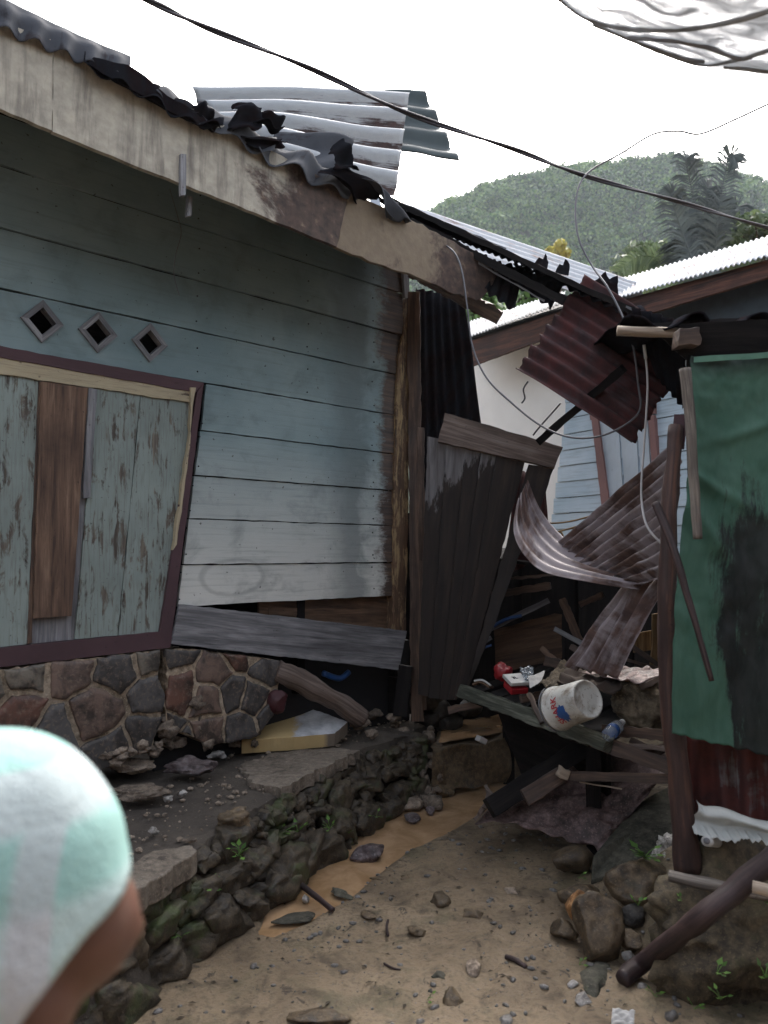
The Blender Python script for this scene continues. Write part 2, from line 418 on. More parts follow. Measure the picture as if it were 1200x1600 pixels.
def bucketmat():
    n = N('muddy_white_plastic', .5); v = n.coord('Object'); a = n.noise(v, 9, 7, .7, .5); b = n.noise(v, 45, 5, .7)
    c = n.mix(n.ramp(a, [(.50, 0.0), (.66, .75)]), (.46, .46, .43), (.16, .12, .08)); c = n.mix(n.ramp(b, [(.58, 0.0), (.66, .7)]), c, (.12, .09, .06))
    n.col(c); n.bump(b, .15, .002); return n.m
M['bucketwhite'] = bucketmat()
M['red'] = plain('red_plastic', (.30, .012, .018), .4)
M['blue'] = plain('blue_print', (.02, .08, .26), .45)
M['redprint'] = plain('red_print', (.42, .02, .03), .45)
M['darkred'] = plain('dark_red_cloth', (.05, .008, .012), .6)
M['paper'] = plain('wet_white_paper', (.55, .54, .52), .8, 0, .3, 20)
M['cardboard'] = plain('dark_cardboard', (.05, .03, .02), .85, 0, .4, 8)
M['sack'] = stone('dirty_sack', (.05, .038, .024), (.11, .085, .055), (.19, .15, .10), rough=.9)
M['leafs'] = leafmat('small_leaf', (.05, .12, .02), (.16, .32, .06))
M['palmleaf'] = leafmat('palm_leaflet', (.025, .035, .035), (.07, .09, .085), .45, .12)
M['palegreen'] = leafmat('pale_leaflet', (.05, .085, .035), (.14, .19, .09))
M['treeleaf'] = leafmat('tree_leaf', (.035, .08, .02), (.15, .26, .07))
M['yellowleaf'] = leafmat('yellow_leaf', (.3, .28, .05), (.5, .46, .10))
M['hillleaf'] = leafmat('hill_leaf', (.022, .068, .018), (.14, .25, .065), .7, .15)
M['trunk'] = plain('tree_bark', (.07, .055, .04), .9, 0, .3)

def hillmat():
    n = N('hill_tree_leaf', .8); g = n.n('ShaderNodeNewGeometry'); v = n.coord('Object'); a = n.noise(v, .22, 3, .6); b = n.noise(v, .035, 3, .5)
    f = n.math('ADD', n.math('MULTIPLY', g.outputs['Random Per Island'], .3), n.math('ADD', n.math('MULTIPLY', a, .5), n.math('MULTIPLY', b, .35)))
    c = n.ramp(f, [(.40, (.008, .034, .016)), (.56, (.04, .115, .03)), (.72, (.15, .25, .06))]); n.col(c)
    tr = n.n('ShaderNodeBsdfTranslucent'); n.l(c, tr.inputs[0]); ms = n.n('ShaderNodeMixShader'); ms.inputs[0].default_value = .15
    n.l(n.b.outputs[0], ms.inputs[1]); n.l(tr.outputs[0], ms.inputs[2]); n.l(ms.outputs[0], n.out.inputs[0]); return n.m
M['hillleaf'] = hillmat()
# wall boards of the timber house: pale blue-green paint, rotten at the corner end
def wallmat():
    n = N('pale_blue_green_wall_boards', .75)
    uv = n.coord('UV'); s = n.sep(uv); u, z = s[0], s[1]
    g = n.coord('UV', (1.4, 30, 1)); a = n.noise(g, 1.4, 6, .65, .4); big = n.noise(uv, 1.3, 5, .6, .3); mid = n.noise(uv, 4, 7, .65, .4)
    c = n.mix(n.ramp(big, [(.35, 0.0), (.65, 1.0)]), (.135, .20, .212), (.205, .275, .282))  # upper paint kept darker, standing in for shade under the eave
    low = n.ramp(n.math('DIVIDE', z, 4.0), [(.34, 1.0), (.58, 0.0)])          # lower boards weathered grey, and whitened further to paint in light below the eave
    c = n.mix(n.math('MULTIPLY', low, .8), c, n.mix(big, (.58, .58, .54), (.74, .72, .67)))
    c = n.mix(n.math('MULTIPLY', n.ramp(a, [(.3, 1.0), (.48, 0.0)]), .35), c, (.10, .13, .13))
    c = n.mix(n.math('MULTIPLY', n.ramp(mid, [(.52, 0.0), (.72, 1.0)]), .45), c, (.10, .12, .12))
    # water stain running down beside the corner
    e = n.math('ADD', u, n.math('MULTIPLY', n.math('SUBTRACT', mid, .5), .55))
    st = n.ramp(e, [(.30, 0.0), (.42, .75), (.56, .7), (.74, 0.0)])
    c = n.mix(n.math('MULTIPLY', st, .8), c, (.075, .10, .105))
    # rot at the board ends
    fine = n.noise(n.coord('UV', (9, 26, 1)), 2.2, 6, .7)
    r = n.math('ADD', u, n.math('ADD', n.math('MULTIPLY', n.math('SUBTRACT', mid, .5), .35), n.math('MULTIPLY', n.math('SUBTRACT', fine, .5), .16)))
    rk = n.ramp(r, [(.20, 1.0), (.28, 0.0)])
    rot = n.ramp(a, [(.3, (.02, .013, .011)), (.5, (.055, .036, .028)), (.7, (.12, .075, .045))])
    c = n.mix(rk, c, rot)
    # ring shaped water mark on the lowest boards
    cx, cz = RING
    dx = n.math('DIVIDE', n.math('SUBTRACT', u, cx), .21); dz = n.math('DIVIDE', n.math('SUBTRACT', z, cz), .105)
    d = n.math('SQRT', n.math('ADD', n.math('MULTIPLY', dx, dx), n.math('MULTIPLY', dz, dz)))
    d = n.math('ADD', d, n.math('MULTIPLY', n.math('SUBTRACT', mid, .5), .5))
    c = n.mix(n.math('MULTIPLY', n.ramp(n.math('MULTIPLY', d, .5), [(.42, 0.0), (.48, .8), (.52, .8), (.57, 0.0)]), .4), c, (.13, .14, .14))
    sp = n.noise(uv, 34, 2, .5)
    c = n.mix(n.math('MULTIPLY', n.ramp(sp, [(.70, 0.0), (.74, 1.0)]), .8), c, (.03, .028, .025))
    n.col(c); n.bump(n.math('ADD', a, n.math('MULTIPLY', rk, -.6)), .4, .004); n.rough(n.ramp(mid, [(.35, .5), (.65, .8)])); return n.m
_r = W(366, 902); RING = (wu(_r), _r.z)
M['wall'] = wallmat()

# eave board: cream lime wash with dark runs from the roof edge
def fasciamat(name, rot, lo=None):
    n = N(name, .85); uv = n.coord('UV'); v = n.coord('UV', (4.5, .55, 1)); v2 = n.coord('UV', (16, 1.2, 1))
    a = n.noise(v, 2.1, 7, .7, .3); b = n.noise(v2, 1.2, 4, .6); c0 = n.noise(uv, 3, 7, .65, .5); m = n.noise(uv, 18, 5, .6)
    c = n.mix(n.ramp(m, [(.35, 0.0), (.65, 1.0)]), (.30, .275, .225), (.42, .385, .315))
    f = n.math('ADD', n.math('MULTIPLY', a, .75), n.math('MULTIPLY', b, .25))
    c = n.mix(n.ramp(f, [(.49, 0.0), (.62, .85)]), c, (.12, .105, .09))
    uu = n.sep(uv)[0]
    c0 = n.noise(uv, 2.2, 8, .7, .6)
    if lo is not None:      # black rot spreads from the broken end of the board; u grows away from it
        e = n.math('SUBTRACT', lo, uu); rk = n.math('ADD', n.math('MULTIPLY', e, 1.1), n.math('MULTIPLY', n.math('SUBTRACT', c0, .5), 3.2))
        kk = n.ramp(rk, [(.0, 0.0), (.35, .95)])
    else: kk = n.ramp(c0, [(.60-rot*.2, 0.0), (.66-rot*.2, .95)])
    tan = n.mix(m, (.12, .088, .06), (.24, .19, .13))
    if rot > .5: c = tan
    c = n.mix(kk, c, n.ramp(m, [(.3, (.02, .014, .013)), (.6, (.075, .045, .035)), (.75, (.2, .15, .09))]))
    n.col(c); n.bump(n.math('ADD', m, c0), .6, .006); return n.m
EV = .85
M['fascia'] = fasciamat('cream_eave_board', .15, wu(W(440, 300, EV))+.12)
M['fascia2'] = fasciamat('rotting_tan_eave_board', .62, wu(W(625, 380, EV)))

def clothmat():
    n = N('checked_cap_cloth', .85); v = n.coord('Object'); s = n.sep(v)
    def band(x, f, ph, w0):
        return n.ramp(n.math('FRACT', n.math('ADD', n.math('MULTIPLY', x, f), ph)), [(0, 0.0), (w0-.03, 0.0), (w0+.03, 1.0), (1, 1.0)])
    bx = band(s[0], 3.6, .454, .4); bz = band(s[2], 4.2, CAPZ, .4)
    both = n.math('MULTIPLY', bx, bz); one = n.math('MAXIMUM', bx, bz)
    thin = n.ramp(n.math('FRACT', n.math('ADD', n.math('MULTIPLY', s[2], 4.2), .02)), [(0, 0.0), (.80, 0.0), (.84, 1.0), (1, 1.0)])
    thx = n.ramp(n.math('FRACT', n.math('ADD', n.math('MULTIPLY', s[0], 7.2), .2)), [(0, 0.0), (.80, 0.0), (.84, 1.0), (1, 1.0)])
    c = n.mix(one, (.60, .63, .64), (.42, .56, .55)); c = n.mix(both, c, (.24, .45, .41))
    c = n.mix(n.math('MULTIPLY', n.math('MAXIMUM', thin, thx), .4), c, (.55, .42, .50))
    wv = n.noise(v, 260, 2, .5); n.col(n.mix(.12, c, wv)); n.bump(n.math('ADD', wv, n.math('MULTIPLY', n.noise(v, 16, 4, .6, .5), 3.0)), .5, .004); return n.m
CAPZ = .835
M['cap'] = clothmat()
def skinmat():
    n = N('brown_skin', .5); v = n.coord('Object'); a = n.noise(v, 14, 5, .6); n.col(n.mix(a, (.09, .040, .026), (.16, .075, .05))); n.bump(n.noise(v, 120, 3), .15, .001)
    n.b.inputs['Subsurface Weight'].default_value = .08; n.b.inputs['Subsurface Radius'].default_value = (.01, .004, .002); return n.m
M['skin'] = skinmat()
M['shirt'] = plain('dark_shirt_cloth', (.03, .035, .05), .9)
M['trousers'] = plain('grey_trouser_cloth', (.06, .06, .065), .9)
M['hair'] = plain('black_hair', (.012, .010, .010), .6)
M['eye'] = plain('eye_white', (.6, .58, .55), .3)

def groundmat():
    n = N('wet_sandy_mud', .7); v = n.coord('Object'); 
    a = n.noise(v, 1.1, 6, .6, .3); b = n.noise(v, 6, 8, .65, .4); c_ = n.noise(v, 48, 6, .7); d = n.noise(v, 150, 3, .6); p = n.noise(v, 16, 5, .65, 1.0)
    c = n.ramp(a, [(.36, (.13, .093, .056)), (.5, (.21, .155, .096)), (.64, (.28, .212, .135))])
    c = n.mix(n.ramp(b, [(.53, 0.0), (.64, .75)]), c, (.065, .05, .033))
    c = n.mix(n.ramp(n.math('ADD', n.math('MULTIPLY', a, .5), n.math('MULTIPLY', n.noise(v, 3.3, 6, .7), .5)), [(.52, 0.0), (.60, .65)]), c, (.055, .055, .024))
    c = n.mix(n.ramp(c_, [(.50, 0.0), (.62, .6)]), c, (.085, .064, .042))
    c = n.mix(n.ramp(p, [(.62, 0.0), (.65, .85)]), c, (.04, .03, .02))
    c = n.mix(n.ramp(d, [(.70, 0.0), (.76, .9)]), c, (.34, .30, .23))
    n.col(c); n.bump(n.math('ADD', n.math('MULTIPLY', b, 1.2), n.math('ADD', n.math('MULTIPLY', c_, .8), n.math('MULTIPLY', d, .35))), .75, .012)
    n.rough(n.ramp(b, [(.35, .45), (.65, .85)])); return n.m
M['ground'] = groundmat()
def ledgemat():
    n = N('dirt_on_concrete_ledge', .85); v = n.coord('Object')
    a = n.noise(v, 2, 6, .6, .3); b = n.noise(v, 30, 6, .7); d = n.noise(v, 110, 3, .6)
    c = n.ramp(a, [(.35, (.042, .034, .028)), (.65, (.085, .07, .055))]); c = n.mix(n.ramp(b, [(.5, 0.0), (.7, .6)]), c, (.025, .02, .017))
    c = n.mix(n.ramp(d, [(.66, 0.0), (.72, .8)]), c, (.26, .23, .19)); n.col(c); n.bump(n.math('ADD', b, d), .8, .008); return n.m
M['ledge'] = ledgemat()
def watermat():
    n = N('muddy_orange_water', .12); v = n.coord('Object'); a = n.noise(v, 5, 5, .6, .5)
    n.col(n.mix(n.ramp(a, [(.38, 0.0), (.62, 1.0)]), (.30, .185, .095), (.45, .295, .17))); n.bump(n.math('ADD', n.noise(v, 9, 4, .6), n.math('MULTIPLY', n.noise(v, 45, 3, .6), .3)), .12, .01)
    n.rough(n.ramp(a, [(.35, .05), (.65, .2)])); return n.m
M['water'] = watermat()
def cladstone():
    n = N('flat_clad_stones', .6); v = n.coord('Object'); g = n.n('ShaderNodeNewGeometry')
    a = n.noise(v, 9, 7, .65, .4); b = n.noise(v, 45, 5, .7)
    c = n.ramp(g.outputs['Random Per Island'], [(0, (.085, .080, .078)), (.22, (.15, .10, .078)), (.42, (.17, .15, .12)), (.6, (.125, .058, .04)), (.78, (.062, .058, .056)), (1, (.2, .12, .07))], 'CONSTANT')
    c = n.mix(n.ramp(a, [(.38, .85), (.56, 0.0)]), c, (.022, .018, .017)); c = n.mix(n.ramp(b, [(.52, 0.0), (.64, .55)]), c, (.20, .15, .11))
    dk = n.sep(n.coord('Object'))[0]
    n.col(c); n.bump(n.math('ADD', a, n.math('MULTIPLY', b, .5)), .6, .008); n.rough(n.ramp(a, [(.3, .4), (.7, .75)])); return n.m
M['clad'] = cladstone()
M['mortar'] = stone('pale_mortar', (.17, .13, .09), (.30, .24, .17), (.40, .33, .25), rough=.9)
M['conc_wall'] = plain('whitewashed_plaster', (.80, .78, .74), .9, 0, .06, 3, .05)
M['conc_wall_old'] = stone('whitewashed_plaster', (.46, .45, .43), (.56, .55, .53), (.64, .63, .61), rough=.9)
def tarpmat():
    n = N('green_tarpaulin', .6); uv = n.coord('UV'); s = n.sep(uv); u, z = s[0], s[1]
    a = n.noise(uv, 3.2, 7, .68, .6); b = n.noise(uv, 14, 6, .65, .5); st = n.noise(n.coord('UV', (9, 1.6, 1)), 1.4, 6, .65)
    c = n.mix(n.ramp(a, [(.35, 0.0), (.65, 1.0)]), (.028, .080, .054), (.050, .112, .080))
    # black mould over the lower middle: u across 0..1, z up 0..1
    bi = n.noise(uv, 1.1, 5, .65, .8); sp = n.noise(uv, 40, 4, .7)
    lf = n.math('SUBTRACT', u, n.ramp(z, [(.0, .34), (.22, .16), (.5, .08), (1, .08)]))
    m = n.math('MULTIPLY', n.ramp(lf, [(.0, 0.0), (.26, 1.0)]), n.ramp(z, [(.0, 1.0), (.50, 1.0), (.74, .0)]))
    m = n.math('ADD', m, n.math('ADD', n.math('MULTIPLY', n.math('SUBTRACT', a, .5), 2.0), n.math('ADD', n.math('MULTIPLY', n.math('SUBTRACT', st, .5), 1.6), n.math('MULTIPLY', n.math('SUBTRACT', sp, .5), .7))))
    c = n.mix(n.ramp(m, [(.48, 0.0), (.80, .98)]), c, n.mix(n.ramp(bi, [(.4, 0.0), (.65, 1.0)]), (.004, .005, .005), (.016, .021, .018)))
    tp = n.ramp(z, [(.90, 0.0), (.97, .8)]); c = n.mix(tp, c, (.010, .014, .014))
    n.col(c); n.bump(b, .35, .004); n.rough(n.ramp(b, [(.35, .55), (.65, .85)])); n.b.inputs['Specular IOR Level'].default_value = .3; return n.m
M['tarp'] = tarpmat()
def awnmat():
    n = N('clear_plastic_sheet', .35); uv = n.coord('UV'); a = n.noise(n.coord('UV', (2.2, 9, 1)), 1.3, 5, .6, .8)
    c = n.mix(n.ramp(a, [(.60, 0.0), (.74, 1.0)]), (.50, .51, .52), (.16, .16, .165)); n.col(c)
    tr = n.n('ShaderNodeBsdfTranslucent'); n.l(c, tr.inputs[0]); ms = n.n('ShaderNodeMixShader'); ms.inputs[0].default_value = .55
    tp = n.n('ShaderNodeBsdfTransparent'); m2 = n.n('ShaderNodeMixShader'); n.l(n.ramp(a, [(.42, .34), (.60, .05)]), m2.inputs[0])
    n.l(n.b.outputs[0], ms.inputs[1]); n.l(tr.outputs[0], ms.inputs[2]); n.l(ms.outputs[0], m2.inputs[1]); n.l(tp.outputs[0], m2.inputs[2]); n.l(m2.outputs[0], n.out.inputs[0]); return n.m
M['awning'] = awnmat()
M['hem'] = plain('grey_hem_band', (.22, .22, .22), .6, 0, .3, 20)
n = N('clear_bottle_plastic', .08); n.b.inputs['Transmission Weight'].default_value = .85; n.b.inputs['Base Color'].default_value = (.8, .88, .95, 1); n.b.inputs['IOR'].default_value = 1.3; M['pet'] = n.m
# ------------------------------------------------------------------ ground, stream, ledge
STREAM = [(G(x, y), hw) for x, y, hw in [(428, 1448, .05), (455, 1422, .09), (500, 1388, .12), (545, 1345, .15), (595, 1312, .15), (650, 1286, .16), (700, 1258, .16), (755, 1232, .17), (800, 1208, .17), (850, 1185, .17), (900, 1170, .15)]]
BANK = [G(868, 1345), G(872, 1420), G(900, 1500), G(985, 1560), G(1120, 1610)]
def seg_d(p, a, b):
    d = b-a; t = max(0, min(1, (p-a).dot(d)/d.length_squared)); return (p-(a+d*t)).length, t
def hgt(x, y):
    p = V((x, y, 0)); h = .018*noise.noise(V((x*1.3, y*1.3, 0)))+.016*noise.noise(V((x*4, y*4, 3)))+.011*noise.noise(V((x*13, y*13, 5)))
    h += .005*noise.noise(V((x*40, y*40, 5)))
    best = 9
    if -1.4 < x < 2.4 and 2.5 < y < 7.5:
        for (a, wa), (b, wb) in zip(STREAM, STREAM[1:]):
            d, t = seg_d(p, V((a.x, a.y, 0)), V((b.x, b.y, 0))); best = min(best, d/(wa+(wb-wa)*t))
        if best < 3: h *= .3+.7*min(1, max(0, (best-1.2)/1.6))
        if best < 1.9:
            k = max(0, 1-best/1.5); h -= .085*min(1, k*2.0)
    if y > 6.3: h += min(.35, (y-6.3)*.25)
    bx = .93+max(0, (2.75-y))*.35+ (.25 if y > 4.3 else 0)
    if x > bx and y < 7:
        t = min(1, (x-bx)/.42); yk = max(0, min(1, (3.95-y)/.4)); yf = max(0, min(1, (y-2.98)/.25)); h += .30*t*t*(3-2*t)*yk*yf+.03*noise.noise(V((x*3, y*3, 8)))
    return h
def axis(lo, hi, flo, fhi, fine):
    a = []; x = lo
    while x < flo: a.append(x); x += max(fine, (flo-x)*.28)
    x = flo
    while x < fhi: a.append(x); x += fine
    while x < hi: a.append(x); x += max(fine, (x-fhi)*.28)
    a.append(hi); return a
xs = axis(-420, 420, -1.4, 2.2, .024); ys = axis(-420, 420, 2.0, 6.6, .024)
vs = [(x, y, hgt(x, y)) for y in ys for x in xs]; nx = len(xs)
fs = [(j*nx+i, j*nx+i+1, (j+1)*nx+i+1, (j+1)*nx+i) for j in range(len(ys)-1) for i in range(nx-1)]
obj('ground', (vs, fs), M['ground'], smooth=True, kind='structure', keep=True)
bm = new_bm()
pts = [p for p, w_ in STREAM]; n_ = len(pts); L_ = []; R_ = []
for i, (p, hw) in enumerate(STREAM):
    t = (pts[min(n_-1, i+1)]-pts[max(0, i-1)]).normalized(); s = V((t.y, -t.x, 0)); q_ = -t*.25 if i == 0 else V(); L_.append(p+q_-s*(hw+.16)); R_.append(p+q_+s*(hw+.16))
va = [bm.verts.new((p.x, p.y, -.022)) for p in L_]; vb = [bm.verts.new((p.x, p.y, -.022)) for p in R_]
for i in range(n_-1): bm.faces.new((va[i], vb[i], vb[i+1], va[i+1]))
obj('water', bm, M['water'], kind='structure')

# raised ledge at the foot of the timber house
LZ = .37
edge = [G(-260, 1700, LZ), G(40, 1500, LZ), G(195, 1402, LZ), G(300, 1327, LZ), G(390, 1268, LZ), G(440, 1232, LZ), G(520, 1187, LZ), G(590, 1160, LZ), G(650, 1148, LZ), G(668, 1120, LZ)]
def edge_at(t):
    f = t*(len(edge)-1); i = min(len(edge)-2, int(f)); return edge[i].lerp(edge[i+1], f-i)
def led(u, v):
    a = edge_at(u); b = V((a.x, a.y, 0))+V((-.80, .60, 0))*2.4; b.z = LZ
    p = a.lerp(b, v); p.z = LZ+.02*noise.noise(p*2)+.012*noise.noise(p*7)+.005*noise.noise(p*22)
    if v == 0: p += V((.06*noise.noise(a*6), .06*noise.noise(a*6+V((4, 4, 4))), -.01))
    if v > .35: p.z += (v-.35)*.05
    return p
bm = new_bm(); grid(bm, led, 130, 70, 4, 2)
def ledf(u, v):
    p = led(u, 0).copy(); p.z = p.z*(1-v)-.05*v; q = V((.07, -.05, 0))*v; return p+q*(1 if v else 0)
grid(bm, lambda u, v: ledf(u, v), 130, 8, 4, .4)
obj('ledge', bm, M['ledge'], smooth=True, kind='structure', keep=True)
# broken pale slab pieces capping the ledge
def slab_on(name, px, z, th, mat, label, cat, rag=.012, group=None, z_fn=None):
    bm = new_bm(); prism(bm, [G(x, y, z) for x, y in px], th, seg=.03, jit=rag)
    return obj(name, bm, mat, label=label, cat=cat, group=group, bevel=.006)
slab_on('concrete_slab', [(188, 1405), (245, 1372), (308, 1328), (300, 1320), (235, 1330), (210, 1348), (170, 1360)], LZ+.045, .09, M['concrete'], 'smooth pale concrete slab at the ledge edge beside the cap', 'slab')
slab_on('concrete_slab', [(395, 1222), (440, 1232), (490, 1205), (560, 1172), (520, 1168), (430, 1175), (375, 1195)], LZ+.03, .07, M['concrete'], 'worn pale concrete patch below the yellow plaster block', 'slab', rag=.02)

# dry stone retaining wall holding the ledge: one wall of many stones
bm = new_bm(); R = random.Random(3)
foot = [G(60, 1660), G(192, 1560), G(300, 1490), G(380, 1438), G(445, 1395), G(500, 1352), G(560, 1305), G(620, 1268), G(665, 1240)]
def foot_at(t):
    f = t*(len(foot)-1); i = min(len(foot)-2, int(f)); return foot[i].lerp(foot[i+1], f-i)
k = 0
for row, (hh, lo, hi) in enumerate(((.06, .11, .17), (.20, .09, .14), (.30, .06, .10))):
    t = row*.03
    while t < 1:
        f = foot_at(t); e = edge_at(.12+t*.80); sz = R.uniform(lo, hi)*(1-.25*t)
        p = f.lerp(V((e.x, e.y, 0)), hh/.37*.85+.12); p.z = hh*(1-.05*t)+R.uniform(-.025, .02)
        rock(bm, p, (sz*R.uniform(1.0, 1.5), sz*.85, sz*R.uniform(.6, .95)), 100+k, 4, R.uniform(-.35, .35)+1.05, .28, 9, .9, .60); k += 1
        t += sz*1.55/3.3*R.uniform(.8, 1.15)
for q in range(150):
    t = R.random(); f = foot_at(t); e = edge_at(.12+t*.8); hh = R.random(); p = f.lerp(V((e.x, e.y, 0)), hh*.9-.02); p.z = hh*.34; sz = R.uniform(.02, .06)
    rock(bm, p, (sz*1.2, sz, sz*.8), 200+q, 3, None, .35, 9, .9, .8)
obj('retaining_wall', bm, M['wallrock'], label='dark mossy dry stone retaining wall along the stream', cat='stone wall')
# crumbling lumps at the far end of the wall
bm = new_bm()
for i in range(110):
    x = R.uniform(500, 690); y = R.uniform(1130, 1255); 
    z = max(.02, LZ*.95-(y-1140)/115*LZ); p = G(x, y, z); s = R.uniform(.025, .07)
    rock(bm, p, (s, s*.8, s*.8), 300+i, 2, None, .4, 9)
obj('broken_masonry_heap', bm, M['rubble'], label='crumbled brown mortar heap at the foot of the corner post', cat='rubble', kind='stuff')
# block step beyond the stream, stained by the muddy water
bm = new_bm(); f0 = G(672, 1245); f1 = G(815, 1215); dz = V((0, 0, .30)); bk = V((.1, .75, 0))
def stepf(u, v):
    if v < .45:
        p = f0.lerp(f1, u)+dz*(v/.45)
    else:
        p = f0.lerp(f1, u)+dz+bk*((v-.45)/.55)
    q = p*5; return p+V((noise.noise(q), noise.noise(q+V((5, 1, 2)))-.3, noise.noise(q+V((1, 8, 2)))))*.045
grid(bm, stepf, 40, 40); grid(bm, lambda u, v: (f1+dz*(1-v)+bk*u+V((0, .02, 0))), 6, 6)
o = obj('stone_step', bm, M['brownrock'], smooth=True, label='brown earth-stained stone step at the head of the stream', cat='step')
bm = new_bm(); grid(bm, lambda u, v: f0.lerp(f1, .08+u*.75)+dz+bk*(.12+v*.8)+V((0, 0, .02+.012*noise.noise(V((u*5, v*5, 1))))), 20, 10)
obj('water', bm, M['water'], smooth=True, kind='structure')
bm = new_bm(); 
for i in range(7):
    x, y = [(665, 1120), (690, 1108), (650, 1150), (705, 1130), (735, 1105), (670, 1095), (640, 1165)][i]; rock(bm, D(x, y, 5.75), (.14, .1, .09), 400+i, 3)
obj('stone_footing', bm, M['darkrock'], label='dark stacked stones under the leaning black panel', cat='stones')

# rocks that can be told apart
def lrock(px, z, dims, seed, mat, label, rot=None, sub=3, cat='rock', group=None, name='rock', rough=.16, sink=.35, cuts=10):
    p = G(px[0], px[1], z); bm = new_bm(); rock(bm, V((p.x, p.y, z+dims[2]*(1-sink)-dims[2]*.35)), dims, seed, sub, rot, rough, cuts)
    return obj(name, bm, M[mat], label=label, cat=cat, group=group)
lrock((573, 1338), -.01, (.115, .075, .055), 11, 'purplerock', 'purple brown flat rock standing in the muddy stream', .35, 4)
lrock((690, 1240), 0, (.10, .07, .065), 12, 'brownrock', 'pointed pinkish rock at the head of the stream', .5)
lrock((645, 1262), 0, (.085, .06, .05), 13, 'rubble', 'pale lump of mortar at the stream bank', .1)
lrock((643, 1281), -.01, (.065, .05, .035), 14, 'purplerock', 'small dark purple rock below the pale mortar lump')
lrock((672, 1270), -.01, (.04, .035, .03), 15, 'purplerock', 'fist-sized dark stone on the stream bank between two larger lumps')
lrock((655, 1242), 0, (.06, .05, .045), 16, 'rubble', 'small tan stone behind the pale mortar lump')
lrock((890, 1350), .06, (.115, .08, .085), 21, 'brownrock', 'squarish dark brown stone under the crumpled sheet corner', .1)
lrock((905, 1402), .06, (.10, .07, .06), 22, 'brownrock', 'flat brown stone resting behind the orange stone')
lrock((903, 1425), .10, (.062, .05, .072), 23, 'orangerock', 'orange upright stone leaning on the big round stone', .4)
lrock((932, 1468), .05, (.115, .10, .14), 24, 'brownrock', 'big rounded olive brown stone at the path edge', .2, 4, cuts=6)
lrock((882, 1460), .02, (.06, .05, .055), 25, 'brownrock', 'small olive stone at the left foot of the big rounded stone')
lrock((1000, 1388), .16, (.155, .12, .12), 26, 'brownrock', 'wide brown boulder below the leafy weed', .1, 4)
lrock((990, 1433), .08, (.07, .055, .055), 27, 'darkrock', 'dark square stone right of the big rounded stone')
lrock((985, 1477), .03, (.065, .05, .045), 28, 'brownrock', 'reddish brown stone in the gap beside the round stone')
lrock((982, 1497), .02, (.032, .025, .022), 29, 'greyrock', 'pale grey pebble at the tip of the fallen log', cat='pebble')
lrock((1185, 1500), .04, (.56, .30, .40), 30, 'bankrock', 'huge mossy brown boulder behind the fallen log', .15, 5, rough=.32, cuts=12)
lrock((1150, 1360), .34, (.22, .14, .07), 31, 'brownrock', 'rough earth-coloured rock under the pale torn flashing', 0, 4)
lrock((1045, 1345), .21, (.12, .08, .085), 32, 'limerock', 'crumbly white lime lump at the foot of the shed post', .3, 4, rough=.5)
lrock((930, 1535), -.01, (.065, .145, .022), 33, 'slabrock', 'long flat olive stone sunk in the sand at the bottom', -.35)
lrock((1005, 1545), 0, (.02, .02, .015), 34, 'greyrock', 'tiny grey chip beyond the tip of the fallen log', cat='pebble')
for i, (px, dm, m, lb) in enumerate([
    ((690, 1408), (.075, .055, .04), 'brownrock', 'brown angular stone in the middle of the path'),
    ((740, 1430), (.065, .05, .03), 'brownrock', 'flat tan stone right of the brown angular stone'),
    ((765, 1411), (.022, .02, .018), 'greyrock', 'small blue grey pebble on the path'),
    ((797, 1394), (.055, .032, .022), 'rubble', 'brick-shaped tan stone on the right of the path'),
    ((705, 1375), (.035, .03, .02), 'brownrock', 'small brown stone behind the angular path stone'),
    ((590, 1372), (.05, .025, .008), 'brownrock', 'thin flat brown stone near the stream edge'),
    ((632, 1370), (.04, .025, .010), 'brownrock', 'thin dark flat stone next to the stream edge'),
    ((663, 1346), (.045, .03, .012), 'brownrock', 'low rust brown stone above the path centre'),
    ((755, 1338), (.065, .035, .010), 'slabrock', 'flat green-grey stone near the crumpled sheet'),
    ((727, 1358), (.022, .018, .010), 'greyrock', 'bluish pebble below the flat green-grey stone'),
    ((465, 1435), (.13, .055, .010), 'slabrock', 'long dark wet slab at the lower end of the stream'),
    ((533, 1396), (.085, .03, .012), 'slabrock', 'narrow dark slab where the stick crosses the stream'),
    ((577, 1430), (.05, .03, .012), 'brownrock', 'brown flat stone below the stick in the sand'),
    ((650, 1455), (.045, .04, .025), 'brownrock', 'half-buried round stone left of the path centre'),
    ((708, 1563), (.045, .045, .045), 'brownrock', 'round olive stone low on the path'),
    ((740, 1512), (.055, .035, .025), 'rubble', 'oval tan stone low on the right of the path'),
    ((674, 1552), (.014, .014, .016), 'darkrock', 'black nut-sized pebble low on the path'),
    ((495, 1590), (.12, .05, .03), 'brownrock', 'long tan stone at the bottom edge of the path'),
    ((910, 1563), (.045, .03, .022), 'greyrock', 'wet grey stone beside the long flat olive stone'),
    ((895, 1540), (.035, .022, .018), 'greyrock', 'light grey stone left of the long flat olive stone'),
    ((790, 1597), (.04, .03, .02), 'greyrock', 'pale stone cut by the bottom edge right of centre'),
    ((685, 1525), (.04, .028, .010), 'slabrock', 'flat mossy stone above the round olive stone'),
    ((477, 1405), (.028, .024, .022), 'limerock', 'small white stone touching the stick in the stream'),
    ((1050, 1590), (.03, .03, .03), 'greyrock', 'dark grey upright stone at the lower right edge')]):
    lrock(px, 0, dm, 500+i, m, lb, None, 2 if dm[0] < .04 else 3, rough=.28, sink=.62, cuts=14, cat='pebble' if dm[0] < .03 else 'stone', name='pebble' if dm[0] < .03 else 'stone')

